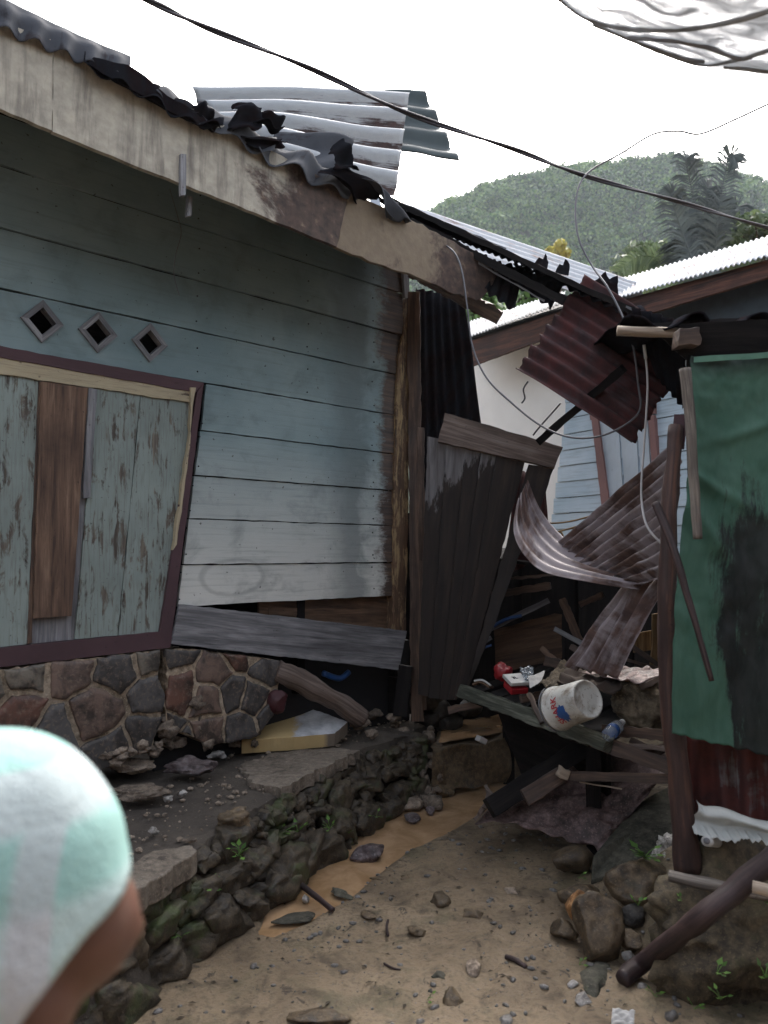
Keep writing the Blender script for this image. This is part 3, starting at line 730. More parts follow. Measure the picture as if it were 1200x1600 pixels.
# loose gravel that nobody could count
bm = new_bm(); R = random.Random(9)
for i in range(2600):
    y = R.uniform(2.2, 5.6); x = R.uniform(-1.0, 1.25)
    f = foot_at(.5)
    if x < -.95+(y-2.76)*.52+.08 and y < 5: continue
    if noise.noise(V((x*2, y*2, 4))) < -.25 and R.random() < .7: continue
    s = .0022+.015*R.random()**5; t = bmesh.ops.create_icosphere(bm, subdivisions=1, radius=1)
    rt = Matrix.Rotation(R.uniform(0, 6), 3, 'Z'); z = hgt(x, y)
    for v in t['verts']:
        q = v.co*R.uniform(.8, 1.15); v.co = rt @ V((q.x*s*1.3, q.y*s*.9, q.z*s*.6))+V((x, y, z+s*.2))
obj('gravel', bm, M['greyrock'], smooth=True, kind='stuff', label='scattered grit and gravel over the wet sandy path', cat='gravel', keep=True)
bm = new_bm()
for i in range(420):
    t_ = R.random(); e = edge_at(.15+.8*t_); x = e.x-R.uniform(.02, .7)*.8; y = e.y+R.uniform(.0, .6)*.6; s = .004+.014*R.random()**4
    t = bmesh.ops.create_icosphere(bm, subdivisions=1, radius=1)
    for v in t['verts']:
        q = v.co*R.uniform(.8, 1.2); v.co = V((q.x*s*1.2, q.y*s, q.z*s*.7))+V((x, y, LZ+.012))
obj('grit', bm, M['rubble'], kind='stuff', label='pale mortar crumbs strewn on the ledge', cat='grit', keep=True)

# rubble on the ledge, each piece its own
for i, (x, y, z, dm, m, rt, lb) in enumerate([
    (205, 1200, .44, (.13, .09, .04), 'rubble', .3, 'long flat mortar chunk lying against the foundation'),
    (212, 1242, .42, (.15, .09, .035), 'rubble', .35, 'broad flat tan flagstone nearest the cap'),
    (298, 1205, .43, (.15, .09, .055), 'purplerock', .1, 'dark purple flat rock on the ledge below the crack'),
    (180, 1185, .46, (.10, .07, .05), 'rubble', 0, 'crumbling mortar chunk left of the foundation crack'),
    (232, 1172, .47, (.05, .04, .035), 'orangerock', 0, 'small orange tan fragment on the mortar chunks'),
    (340, 1183, .43, (.06, .045, .03), 'greyrock', .4, 'small grey chunk beside the dark purple rock'),
    (365, 1165, .44, (.05, .04, .045), 'rubble', 0, 'tan crumb of mortar left of the yellow block'),
    (262, 1250, .39, (.028, .022, .02), 'limerock', 0, 'pale pebble just below the flat flagstone'),
    (285, 1243, .39, (.024, .02, .02), 'limerock', 0, 'pale pebble beside the purple rock'),
    (241, 1303, .385, (.026, .022, .02), 'limerock', 0, 'lone whitish pebble in the middle of the ledge'),
    (296, 1313, .385, (.04, .022, .01), 'rubble', .1, 'thin flat chip near the ledge edge'),
    (365, 1290, .36, (.10, .07, .055), 'brownrock', .5, 'brown angular edge stone of the ledge'),
    (560, 1135, .42, (.07, .05, .04), 'rubble', .2, 'flat mortar flake right of the yellow block'),
    (585, 1120, .44, (.075, .05, .04), 'rubble', .5, 'tan plaster flake below the driftwood'),
    (615, 1125, .43, (.06, .05, .04), 'rubble', 0, 'brown lump left of the corner post foot'),
    (580, 1150, .41, (.05, .04, .03), 'rubble', .3, 'chipped fragment in front of the flat mortar flake'),
    (550, 1085, .55, (.10, .06, .07), 'rubble', .4, 'tan rubble lump against the end of the driftwood'),
    (590, 1060, .60, (.11, .08, .075), 'purplerock', .4, 'dark lump of masonry under the loose grey board'),
    (575, 1040, .66, (.07, .06, .05), 'rubble', .1, 'tan rubble lump just under the loose grey board')]):
    lrock((x, y), z, dm, 600+i, m, lb, rt, 4 if dm[0] > .09 else 3, name='rubble_chunk' if m == 'rubble' else 'rock', cat='rubble' if m == 'rubble' else 'rock', rough=.35, sink=.2, cuts=14)
# ------------------------------------------------------------------ timber house on the left
H = empty('timber_house', V((WC.x, WC.y, LZ)), 'pale blue-green plank house with stone base, leaning and partly collapsed', 'house')
# seams of the wall boards measured at photo column 400
zs = [W(400, y).z for y in (942, 881, 814, 750, 683, 612, 538, 463, 386)]
st = .262
while zs[-1] < 3.75: zs.append(zs[-1]+st)
vents = [W(65, 503, .0), W(152, 520, .0), W(233, 536, .0)]
bm = new_bm(); R = random.Random(5)
wt, wb = W(318, 600), W(264, 1010)       # right edge of the window frame leans
def win_u(z): t = (z-wb.z)/(wt.z-wb.z); return wu(wb)+(wu(wt)-wu(wb))*t
WTOP = W(160, 573).z; WBOT = W(160, 1010).z
for i in range(len(zs)-1):
    z0, z1 = zs[i]+.0035, zs[i+1]-.0035; o = R.uniform(-.002, .003)
    ur = .075-.01*R.random() if i < 6 else .02
    lean = .010*R.uniform(-1, 1)
    holes = []
    if zs[i] < vents[1].z < zs[i+1]:
        for v in vents: holes.append([WP(wu(v)+a*.087, v.z+b*.092, o) for a, b in ((0, 1), (1, 0), (0, -1), (-1, 0))])
    zc = (z0+z1)/2
    if z1 < WTOP+.03:
        u0, u1 = win_u(z0)-.02, win_u(z1)-.02
        prism(bm, [WP(ur, z0, o+.007), WP(ur-.01, z1, o-.003), WP(u1, z1, o-.003), WP(u0, z0, o+.007)], .02, ua=WD, absuv=True, rag=lambda e: .012 if e == 0 else 0)
        prism(bm, [WP(3.25, z0, o), WP(3.25, z1, o), WP(6.2, z1, o), WP(6.2, z0, o)], .02, ua=WD, absuv=True)
    else:
        lp = 0 if holes else .007
        prism(bm, [WP(ur, z0, o+lp), WP(ur, z1, o-lp*.4), WP(6.2, z1, o-lp*.4), WP(6.2, z0, o+lp)], .02, ua=WD, absuv=True, seg=.12, holes=holes, rag=lambda e: .012 if e == 0 else 0)
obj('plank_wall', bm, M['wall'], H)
bm = new_bm()
for i in range(len(zs)-1):
    for dz in (.05, .20):
        for u in ((win_u(zs[i])-.03, .32) if zs[i+1] < WTOP+.03 else (.9, .32, 1.7)):
            bmesh.ops.create_icosphere(bm, subdivisions=1, radius=.0055, matrix=Matrix.Translation(WP(u+R.uniform(-.01, .01), zs[i]+dz+R.uniform(-.01, .01), .008)))
obj('nail_heads', bm, M['black'], H, kind='stuff')
# studs and dark inner lining so gaps look into a shut room
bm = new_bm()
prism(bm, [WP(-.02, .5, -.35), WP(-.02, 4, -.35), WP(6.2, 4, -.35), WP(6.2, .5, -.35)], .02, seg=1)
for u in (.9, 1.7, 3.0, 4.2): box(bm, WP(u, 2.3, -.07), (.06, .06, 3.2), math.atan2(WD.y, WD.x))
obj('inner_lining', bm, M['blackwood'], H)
bm = new_bm(); prism(bm, [W(405, 925, -.05), W(612, 925, -.05), W(612, 1000, -.05), W(405, 990, -.05)], .02)
for y in (958, 978): plank(bm, W(420, y-3, -.045), W(612, y, -.045), .045, .012, WN)
obj('inner_board', bm, M['innertan'], H)
# side and back walls
def P2(u, d): p = WC+WD*u-WN*d; return V((p.x, p.y, 0))
for nm, a, b in (('side_wall', P2(.02, .06), P2(.02, 4.5)), ('back_wall', P2(.02, 4.5), P2(6.2, 4.5)), ('end_wall', P2(6.2, 4.5), P2(6.2, .06))):
    bm = new_bm()
    for k in range(13):
        z0 = .45+k*.262; prism(bm, [a+V((0, 0, z0)), b+V((0, 0, z0)), b+V((0, 0, z0+.256)), a+V((0, 0, z0+.256))], .02, seg=1, toward=False)
    obj(nm, bm, M['blackwood'], H)
# corner post, with remains of tan paint
bm = new_bm(); prism(bm, [W(614, 985, .02), W(617, 700, .02), W(622, 560, .02), W(640, 462, .02), W(640, 700, .02), W(634, 985, .02)], .07, jit=.006, seg=.05)
obj('corner_post', bm, M['tanpaint'], H, bevel=.004)
bm = new_bm(); prism(bm, [W(630, 418, .03), W(638, 418, .03), W(641, 466, .03), W(633, 466, .03)], .03); obj('batten', bm, M['greywood'], H)
# diamond vents
for i, v in enumerate(vents):
    bm = new_bm(); u, z = wu(v), v.z; a, b, t = .105, .11, .030
    cs = [(0, 1), (1, 0), (0, -1), (-1, 0)]
    for k in range(4):
        (x0, y0), (x1, y1) = cs[k], cs[(k+1) % 4]
        f = 1-t/a*1.25
        prism(bm, [WP(u+x0*a, z+y0*b, .018), WP(u+x1*a, z+y1*b, .018), WP(u+x1*a*f, z+y1*b*f, .018), WP(u+x0*a*f, z+y0*b*f, .018)], .055, seg=.1, jit=.001)
    lab = ['diamond vent nearest the left edge', None, 'diamond vent nearest the corner'][i]
    obj('vent', bm, M['greywood'], H)
# big shuttered window
Wn = M['maroon']
wf = new_bm(); f = .035
prism(wf, [W(-160, 512, f), W(318, 598, f), W(306, 613, f), W(-160, 530, f)], .06)
prism(wf, [W(318.5, 598, f), W(308, 612, f), W(250, 990, f), W(266, 1013, f)], .06)
prism(wf, [W(-160, 1034, f), W(0, 1013, f), W(251, 987, f), W(266, 1012, f), W(0, 1043, f), W(-160, 1066, f)], .06)
F = obj('window_frame', wf, Wn, H, bevel=.003)
wl = new_bm(); prism(wl, [W(-160, 531, .028), W(307, 603, .028), W(300, 629, .028), W(-160, 560, .028)], .04, jit=.004)
prism(wl, [W(306, 606, .045), W(298, 606, .045), W(297, 700, .045), W(276, 850, .045), W(271, 860, .045)], .03, jit=.005)
obj('lintel', wl, M['creampaint'], F)
def sh(px, off, mat, nm='shutter_board', th=.02, **k):
    bm = new_bm(); prism(bm, [W(x, y, off) for x, y in px], th, ua=V((0, 0, 1)), **k); return obj(nm, bm, M[mat], H, bevel=.002)
sh([(-160, 560), (-62, 574), (-70, 1019), (-160, 1030)], .012, 'shutter')
sh([(-58, 574), (60, 592), (42, 1007), (-66, 1018)], .012, 'shutter')
sh([(61, 592), (66, 593), (50, 1005), (43, 1006)], .02, 'rotwood', 'batten')
sh([(67, 593), (150, 606), (118, 999), (48, 1006)], .0, 'greywood')
o = sh([(64, 596), (138, 606), (112, 963), (53, 967)], .038, 'brownboard', 'patch_board'); o['label'] = 'bare brown board nailed over the gap'
sh([(139, 606), (152, 608), (141, 778), (131, 778)], .045, 'greywood', 'batten')
sh([(150, 607), (219, 617), (184, 993), (117, 999)], .014, 'shutter')
sh([(220, 617), (299, 629), (263, 986), (185, 993)], .012, 'shutter')
# loose grey board that has swung down from the wall
bm = new_bm(); prism(bm, [W(280, 944, .045), W(636, 986, .06), W(623, 1047, .06), W(268, 1006, .045)], .022, seg=.04, jit=.003)
obj('loose_board', bm, M['greywood'], H, bevel=.002, label='grey weathered bottom board hanging loose')
# stone clad foundation in two cracked pieces
def vor_clad(poly2, npts, seed, off, bm, gap=.011, thick=.03):
    """stones from a voronoi split of a polygon given in wall coordinates (u, z)"""
    R = random.Random(seed); us = [p[0] for p in poly2]; zz = [p[1] for p in poly2]
    pts = []
    tries = 0
    while len(pts) < npts and tries < 4000:
        tries += 1; p = (R.uniform(min(us), max(us)), R.uniform(min(zz), max(zz)))
        if all((p[0]-q[0])**2+(p[1]-q[1])**2 > (.12+.09*((q[0]*7) % 1))**2 for q in pts): pts.append(p)
    def clip(poly, a, b, c):
        out = []
        for i, p in enumerate(poly):
            q = poly[(i+1) % len(poly)]; dp = a*p[0]+b*p[1]-c; dq = a*q[0]+b*q[1]-c
            if dp <= 0: out.append(p)
            if (dp < 0) != (dq < 0): t = dp/(dp-dq); out.append((p[0]+(q[0]-p[0])*t, p[1]+(q[1]-p[1])*t))
        return out
    for i, p in enumerate(pts):
        poly = list(poly2)
        for j, q in enumerate(pts):
            if i == j: continue
            a, b = q[0]-p[0], q[1]-p[1]; L = math.hypot(a, b)
            if L > .8: continue
            c = a*(p[0]+q[0])/2+b*(p[1]+q[1])/2-gap*L*R.uniform(.4, 1.7)
            poly = clip(poly, a, b, c)
            if len(poly) < 3: break
        if len(poly) < 3: continue
        n = len(poly); ar = .5*sum(poly[k][0]*poly[(k+1) % n][1]-poly[(k+1) % n][0]*poly[k][1] for k in range(n))
        if abs(ar) < .0012: continue
        nw = []
        for k in range(len(poly)):
            a, b = poly[k], poly[(k+1) % len(poly)]; m_ = max(1, int(math.hypot(a[0]-b[0], a[1]-b[1])/.03)); nw += [(a[0]+(b[0]-a[0])*q/m_, a[1]+(b[1]-a[1])*q/m_) for q in range(m_)]
        poly = nw
        # round the corners and roughen the outline
        for _ in range(2):
            nw = []
            for k in range(len(poly)):
                a, b = poly[k], poly[(k+1) % len(poly)]
                nw += [(a[0]*.90+b[0]*.10, a[1]*.90+b[1]*.10), (a[0]*.10+b[0]*.90, a[1]*.10+b[1]*.90)]
            poly = nw
        poly = [(x+.016*noise.noise(V((x*11, z*11, seed)))+.006*noise.noise(V((x*40, z*40, seed))), z+.016*noise.noise(V((x*11, z*11, seed+9)))+.006*noise.noise(V((x*40, z*40, seed+9)))) for x, z in poly]
        cx = sum(p[0] for p in poly)/len(poly); cz = sum(p[1] for p in poly)/len(poly); tl = R.uniform(-.05, .05), R.uniform(-.05, .05); dz = R.uniform(-.004, .006)
        rings = []
        for s, h in ((1, -.02), (1, .006), (.955, .013), (.7, .015), (.35, .016)):
            rings.append([bm.verts.new(WP(cx+(x-cx)*s, cz+(z-cz)*s, off+h+dz+(x-cx)*s*tl[0]+(z-cz)*s*tl[1]+.004*noise.noise(V((x*20*s, z*20*s, 1))))) for x, z in poly])
        m = len(poly)
        for ra, rb in zip(rings, rings[1:]):
            for k in range(m): bm.faces.new((ra[k], ra[(k+1) % m], rb[(k+1) % m], rb[k])).smooth = True
        bm.faces.new(rings[-1]).smooth = True
    return bm
def uz(px, off): p = W(px[0], px[1], off); return (wu(p), p.z)
FO = .03
polyA = [uz(p, FO) for p in [(-160, 1068), (0, 1046), (250, 1016), (247, 1060), (256, 1085), (252, 1120), (238, 1165), (190, 1190), (120, 1215), (0, 1260), (-160, 1330)]]
polyB = [uz(p, FO) for p in [(258, 1016), (290, 1014), (436, 1032), (437, 1060), (425, 1120), (400, 1150), (330, 1165), (262, 1135), (256, 1100), (262, 1072)]]
for pl, npnt, sd_, lab in ((polyA, 42, 4, None), (polyB, 15, 8, 'cracked off stone base piece')):
    S = None
    bm = new_bm(); prism(bm, [WP(u, z, FO) for u, z in pl], .22, seg=.02, jit=.006); S = obj('stone_base', bm, M['mortar'], H, label=lab)
    bm = new_bm(); vor_clad([(u*.997+.003*sum(p[0] for p in pl)/len(pl), z) for u, z in pl], npnt, sd_, FO+.002, bm); bmesh.ops.recalc_face_normals(bm, faces=bm.faces[:]); obj('cladding', bm, M['clad'], S)
bm = new_bm(); prism(bm, [WP(2.95, .35, FO), WP(2.95, 1.0, FO), WP(6.2, 1.0, FO), WP(6.2, .35, FO)], .2); obj('stone_base', bm, M['mortar'], H)
# crumbling core under the cracked piece
bm = new_bm(); R = random.Random(12)
for i in range(26):
    x = R.uniform(255, 400); y = R.uniform(1095, 1165); s = R.uniform(.03, .085); rock(bm, W(x, y, -.02+R.uniform(-.03, .04)), (s, s*.7, s*.7), 700+i, 3, None, .4, 12)
obj('foundation_core', bm, M['rubble'], H, kind='stuff')
bm = new_bm()
for i in range(14):
    x = R.uniform(150, 250); y = 1160+(250-x)*.25+R.uniform(-8, 14); s = R.uniform(.03, .06); rock(bm, W(x, y, .04), (s, s*.7, s*.5), 740+i, 3, None, .4, 12)
obj('foundation_core', bm, M['rubble'], H, kind='stuff')
bm = new_bm(); prism(bm, [W(240, 1020, -.14), W(640, 1000, -.14), W(640, 1150, -.14), W(240, 1210, -.14)], .05, seg=.5); obj('crawlspace_lining', bm, M['black'], H)
# broken plaster edge beside the opening under the loose board
bm = new_bm(); prism(bm, [W(420, 1034, .02), W(438, 1036, .02), W(440, 1062, .02), W(422, 1080, .02), W(410, 1112, .02), W(402, 1100, .02)], .12, jit=.008, seg=.02); obj('plaster_edge', bm, M['tanpaint'], H)
# eave boards (fascia)
E = EV
def fas(px, nm, mat, off=E, th=.025, **k):
    bm = new_bm(); pts = [W(x, y, off) for x, y in px]; prism(bm, pts, th, ua=WD, absuv=True, seg=.05, **k); return obj(nm, bm, M[mat], H, bevel=.003)
fas([(83, 63), (-260, -60), (-260, 60), (81, 204)], 'eave_board', 'fascia', jit=.003)
fas([(546, 300), (330, 185), (84, 64), (82, 205), (230, 266), (400, 333), (526, 386)], 'eave_board', 'fascia', jit=.003)
fas([(800, 430), (700, 372), (620, 330), (546, 300), (526, 386), (590, 412), (640, 428), (700, 455), (745, 470)], 'eave_board', 'fascia2', off=E-.01, jit=.008)
bm = new_bm(); plank(bm, W(650, 425, .5), W(782, 497, .45), .10, .06, jit=.012, seg=.03); obj('rafter_end', bm, M['rotwood'], H)
bm = new_bm(); prism(bm, [W(283, 240, E+.02), W(291, 241, E+.02), W(290, 305, E+.02), W(283, 305, E+.02)], .02); obj('splinter', bm, M['greywood'], H)
bm = new_bm(); prism(bm, [W(294, 306, E-.1), W(301, 308, E-.1), W(299, 337, E-.1), W(292, 338, E-.1)], .02)
obj('splinter', bm, M['greywood'], H)
# soffit / roof: deck under the sheets
r0 = W(-260, 20, E); r1 = W(640, 345, E); up = (-WN+V((0, 0, .42))).normalized()
r0 = V((r0.x, r0.y, 0)); r1 = V((r1.x, r1.y, 0))
def rz(px, py): return W(px, py, E).z
za, zb = rz(-100, 10)-.02, rz(600, 328)-.03
A0, A1 = WP(wu(r0), za, E-.03), WP(-.05, zb, E-.03)
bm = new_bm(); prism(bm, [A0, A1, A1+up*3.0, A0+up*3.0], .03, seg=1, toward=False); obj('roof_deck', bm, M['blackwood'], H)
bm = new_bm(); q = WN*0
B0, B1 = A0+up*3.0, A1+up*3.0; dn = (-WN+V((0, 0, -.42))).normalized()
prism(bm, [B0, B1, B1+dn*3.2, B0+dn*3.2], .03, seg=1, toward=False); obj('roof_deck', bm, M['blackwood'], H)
# corrugated eave sheets, warped: the edge seen above the fascia
def csheet(name, cs, waves, amp, mat, parent=None, label=None, cat=None, group=None, nv=14, solid=.0018, flip=False, **k):
    bm = new_bm(); corr(bm, cs, waves, amp, nv=nv, **k)
    return obj(name, bm, M[mat], parent, smooth=True, label=label, cat=cat, group=group, solid=solid)
e = [D(-140, -50, 3.1), D(205, 104, 4.05), D(200, 96, 4.9), D(-140, -70, 4.0)]
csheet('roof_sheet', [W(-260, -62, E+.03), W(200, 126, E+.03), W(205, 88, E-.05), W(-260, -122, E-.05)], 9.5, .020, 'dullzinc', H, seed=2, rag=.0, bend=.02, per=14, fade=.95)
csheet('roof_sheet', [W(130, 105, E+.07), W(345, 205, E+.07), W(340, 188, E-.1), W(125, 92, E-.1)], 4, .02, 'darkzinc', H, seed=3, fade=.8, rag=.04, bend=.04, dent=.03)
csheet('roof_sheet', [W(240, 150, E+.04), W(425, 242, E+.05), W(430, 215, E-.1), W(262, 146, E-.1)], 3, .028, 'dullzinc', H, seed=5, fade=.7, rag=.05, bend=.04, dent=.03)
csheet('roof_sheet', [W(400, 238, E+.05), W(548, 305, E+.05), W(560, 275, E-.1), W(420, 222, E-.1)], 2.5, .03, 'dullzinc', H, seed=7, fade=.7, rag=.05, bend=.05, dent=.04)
# torn curled black flaps of sheet along the eave
for px in ([(138, 99), (146, 89), (160, 92), (178, 97), (200, 101), (222, 115), (245, 135), (262, 150), (290, 165), (318, 182), (330, 200), (300, 190), (262, 172), (225, 150), (190, 132), (160, 115)],):
    bm = new_bm(); c_ = V()
    pts = [W(x, y, E+.05) for x, y in px]
    prism(bm, pts, .012, jit=.002, seg=.02); obj('torn_flap', bm, M['darkzinc'], H)
for q_, px in enumerate([[(298, 198), (304, 160), (324, 166), (342, 206)], [(360, 210), (366, 158), (412, 162), (400, 208)], [(392, 198), (400, 174), (442, 182), (442, 203)], [(378, 210), (386, 228), (438, 234), (442, 212)], [(520, 270), (522, 224), (546, 228), (558, 270)], [(496, 274), (540, 254), (608, 306), (560, 312)], [(560, 282), (575, 286), (640, 345), (612, 345)]]):
    csheet('torn_flap', [W(x, y, E+.05-.05*(a_ in (1, 2))) for a_, (x, y) in enumerate(px)], 1.6, .022, 'darkzinc' if q_ != 6 else 'dullzinc', H, seed=200+q_, rag=.22, bend=.05, dent=.05, nv=16, per=14, solid=.003)
# ragged end of the roof beyond the corner: long dark sheets seen edge on
def P(*a): return D(*a)
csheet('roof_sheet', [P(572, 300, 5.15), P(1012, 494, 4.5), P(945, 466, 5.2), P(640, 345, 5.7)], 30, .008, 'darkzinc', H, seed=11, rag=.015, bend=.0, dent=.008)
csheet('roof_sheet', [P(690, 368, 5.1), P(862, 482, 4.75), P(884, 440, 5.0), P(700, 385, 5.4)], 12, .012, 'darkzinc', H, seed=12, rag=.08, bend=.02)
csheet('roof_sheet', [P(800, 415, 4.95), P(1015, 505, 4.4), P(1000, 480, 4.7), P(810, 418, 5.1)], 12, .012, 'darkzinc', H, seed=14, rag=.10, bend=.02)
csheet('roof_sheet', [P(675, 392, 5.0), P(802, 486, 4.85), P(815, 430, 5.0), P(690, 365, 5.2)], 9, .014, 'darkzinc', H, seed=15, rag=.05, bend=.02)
for a, b, wd, mt in ((P(600, 308, 5.05), P(1003, 492, 4.4), .035, 'blackwood'), (P(640, 345, 4.98), P(880, 470, 4.62), .05, 'blackwood'), (P(690, 378, 4.95), P(850, 470, 4.7), .012, 'greywood'), (P(870, 428, 4.75), P(998, 488, 4.38), .010, 'greywood'), (P(605, 310, 5.03), P(790, 388, 4.8), .010, 'greywood')):
    bm = new_bm(); plank(bm, a, b, wd, .04 if wd > .02 else .012, jit=.004); obj('roof_batten', bm, M[mt], H)
for i, px in enumerate([[(835, 412), (842, 402), (848, 405), (852, 396), (857, 410), (855, 420)], [(868, 424), (874, 412), (880, 414), (884, 404), (890, 412), (889, 430), (874, 428)], [(920, 440), (934, 436), (946, 424), (952, 436), (965, 430), (966, 470), (935, 470)], [(572, 296), (590, 305), (600, 330), (592, 335), (580, 318)], [(598, 318), (618, 335), (640, 350), (612, 345)]]):
    bm = new_bm(); prism(bm, [P(x, y, 4.95) for x, y in px], .01, jit=.004, seg=.02); obj('torn_flap', bm, M['darkzinc' if i < 3 else 'zinc'], H)
# lifted sheets lying on the roof (could be lifted away)
csheet('corrugated_sheet', [P(300, 146, 4.75), P(330, 222, 4.35), P(612, 299, 5.0), P(640, 158, 5.5)][0:1]+[P(395, 240, 4.45), P(618, 299, 5.0), P(638, 154, 5.5)], 4.6, .042, 'liftzinc', None, 'silver corrugated roof sheet lifted off the eave against the sky', 'roof sheet', nv=40, seed=21, rag=.02, bend=.03, per=14, wuv=True)
csheet('corrugated_sheet', [P(560, 146, 5.6), P(600, 236, 5.3), P(718, 253, 5.6), P(664, 146, 5.75)], 3.2, .022, 'tealzinc', None, 'dark teal corrugated sheet poking out behind the silver one', 'roof sheet', nv=30, seed=22, rag=.03, bend=.02, per=14)
csheet('corrugated_sheet', [P(428, 212, 4.6), P(440, 262, 4.45), P(548, 272, 4.75), P(550, 222, 4.9)], 1.2, .03, 'dullzinc', None, 'small curled grey sheet lying on the eave below the lifted one', 'roof sheet', nv=24, seed=24, rag=.06, bend=.03, dent=.02, per=20)
# shed-side timber posts beside the corner
def post(name, a, b, wd, th, mat, label, cat='post', **k):
    bm = new_bm(); plank(bm, a, b, wd, th, **k); return obj(name, bm, M[mat], label=label, cat=cat, bevel=.004)
post('timber_post', P(652, 1128, 5.5), P(646, 455, 5.56), .095, .09, 'rotwood', 'dark split post right behind the house corner', jit=.006)
post('timber_plank', P(662, 1110, 5.52), P(657, 668, 5.52), .05, .025, 'rotwood', 'thin upright plank nailed to the dark split post', 'plank', jit=.006)
post('timber_plank', P(625, 1120, 5.42), P(634, 1040, 5.44), .10, .05, 'blackwood', 'short black stub of board at the foot of the corner', 'plank', jit=.006)
# ------------------------------------------------------------------ collapsed part between the houses
csheet('corrugated_sheet', [P(648, 450, 5.9), P(722, 465, 6.1), P(760, 760, 6.0), P(650, 1100, 5.8)], 6, .018, 'darkzinc', None, 'black corrugated sheet hanging upright behind the corner posts', 'roof sheet', nv=20, seed=31, bend=.03)
# leaning panel of planks with a header board
L = empty('plank_panel', P(740, 1095, 5.3), 'leaning wall panel of dark planks with a pale header board', 'wall panel')
bm = new_bm(); prism(bm, [P(695, 645, 5.15), P(880, 698, 5.0), P(866, 731, 4.98), P(684, 690, 5.13)], .04, jit=.004); obj('header_board', bm, M['header'], L, bevel=.003)
tops = [(668, 688), (698, 693), (728, 700), (752, 706), (776, 712), (822, 722), (865, 732)]; bots = [(655, 1085), (672, 1090), (690, 1092), (702, 1094), (712, 1094), (724, 1086), (738, 1060)]
def panelwood():
    n = N('panel_boards', .75); uv = n.coord('UV'); g = n.coord('UV', (1.2, 13, 1)); a = n.noise(g, 1.5, 6, .65, .5); m = n.noise(n.coord('UV', (1, 4, 1)), 3, 6, .65)
    z = n.sep(n.coord('Object')); s_ = n.math('ADD', n.math('SUBTRACT', z[2], n.math('MULTIPLY', z[0], .9)), n.math('MULTIPLY', n.math('SUBTRACT', m, .5), 1.1))
    c = n.ramp(a, [(.3, (.005, .003, .003)), (.5, (.013, .0085, .007)), (.7, (.038, .024, .018))])
    p = n.ramp(a, [(.3, (.04, .036, .036)), (.5, (.12, .115, .12)), (.7, (.2, .2, .21))])
    n.col(n.mix(n.ramp(n.math('DIVIDE', s_, 3.0), [(.525, 0.0), (.545, 1.0)]), c, p)); n.bump(a, .2, .003); return n.m
pw = panelwood()
for i in range(6):
    t0, t1, b0, b1 = tops[i], tops[i+1], bots[i], bots[i+1]; g = .7 if i != 5 else 3
    sgn = 0
    d = 5.2-.03*i
    bm = new_bm()
    if i == 5:
        prism(bm, [P(t0[0]+4, t0[1]+3, d), P(t1[0], t1[1], d-.02), P(845, 790, d), P(818, 850, d), P(775, 970, d), P(b1[0], b1[1], d+.05), P(b0[0]+1, b0[1], d+.05)], .022, ua=P(*t0, d)-P(*b0, d), seg=.05, jit=.004)
    else:
        prism(bm, [P(t0[0]+g/2, t0[1]-6, d), P(t1[0]-g/2, t1[1]-6, d), P(b1[0]+2, b1[1], d+.08), P(b0[0]-2, b0[1], d+.08)], .022, ua=P(*t0, d)-P(*b0, d), seg=.05, jit=.004)
    obj('plank', bm, pw, L, bevel=.002)
# dark corrugated sheet standing behind the panel's right edge
csheet('corrugated_sheet', [P(808, 735, 5.5), P(852, 745, 5.4), P(862, 862, 5.2), P(790, 900, 5.3)], 4, .016, 'rust', None, 'dark rusty sheet standing behind the right edge of the plank panel', 'roof sheet', nv=14, seed=33, rag=.04, bend=.03)
# hanging rusted sheet with its prop
csheet('corrugated_sheet', [P(806, 580, 4.55), P(912, 432, 4.85), P(1085, 545, 4.35), P(987, 696, 4.1)], 9, .022, 'rust', None, 'dark red rusted corrugated sheet hanging in the gap', 'roof sheet', nv=30, seed=41, rag=.035, bend=.02, per=12, holes=.82)
bm = new_bm(); plank(bm, P(840, 692, 4.75), P(972, 577, 4.1), .045, .03, jit=.003); obj('wooden_prop', bm, M['blackwood'], label='black stick slanting across the hanging rusted sheet', cat='stick')
csheet('corrugated_sheet', [P(990, 480, 4.0), P(1075, 505, 3.6), P(1070, 640, 3.75), P(1030, 590, 4.0)], 5, .014, 'darkzinc', None, 'black torn sheet between the hanging sheet and the shed post', 'roof sheet', nv=14, seed=43, rag=.03)
# fanned purple grey sheets
csheet('corrugated_sheet', [P(1062, 690, 4.0), P(1045, 905, 3.8), P(985, 918, 4.1), P(866, 858, 4.7)], 10, .024, 'purpleiron', None, 'large buckled purple grey corrugated sheet fanning down from the right', 'roof sheet', nv=44, seed=51, rag=.02, bend=.0, dent=.014, per=12, holes=.80)
bm = new_bm()
up_ = [V(p) for p in (P(1008, 902, 4.15), P(950, 884, 4.4), P(895, 854, 4.65), P(862, 824, 4.8), P(840, 792, 4.88), P(824, 752, 4.92))]
lo_ = [V(p) for p in (P(1000, 919, 4.02), P(925, 907, 4.12), P(852, 891, 4.3), P(818, 862, 4.45), P(803, 826, 4.6), P(808, 784, 4.75))]
UP, LO = crom(up_, 8), crom(lo_, 8)
def curl(u, v):
    f = v*(len(UP)-1); i = min(len(UP)-2, int(f)); a = UP[i].lerp(UP[i+1], f-i); b = LO[i].lerp(LO[i+1], f-i)
    ra = .012*noise.noise(V((u*9, 3, 1))) if v > .97 else 0
    return a.lerp(b, u)+V((.1, -.5, .8)).normalized()*(.013*math.cos(u*2*math.pi*4.5)+ra)
grid(bm, curl, 54, 40, .3, 1)
obj('corrugated_sheet', bm, M['purpleiron'], smooth=True, solid=.0018, label='curled-up strip of purple grey sheet with a scalloped left end', cat='roof sheet')
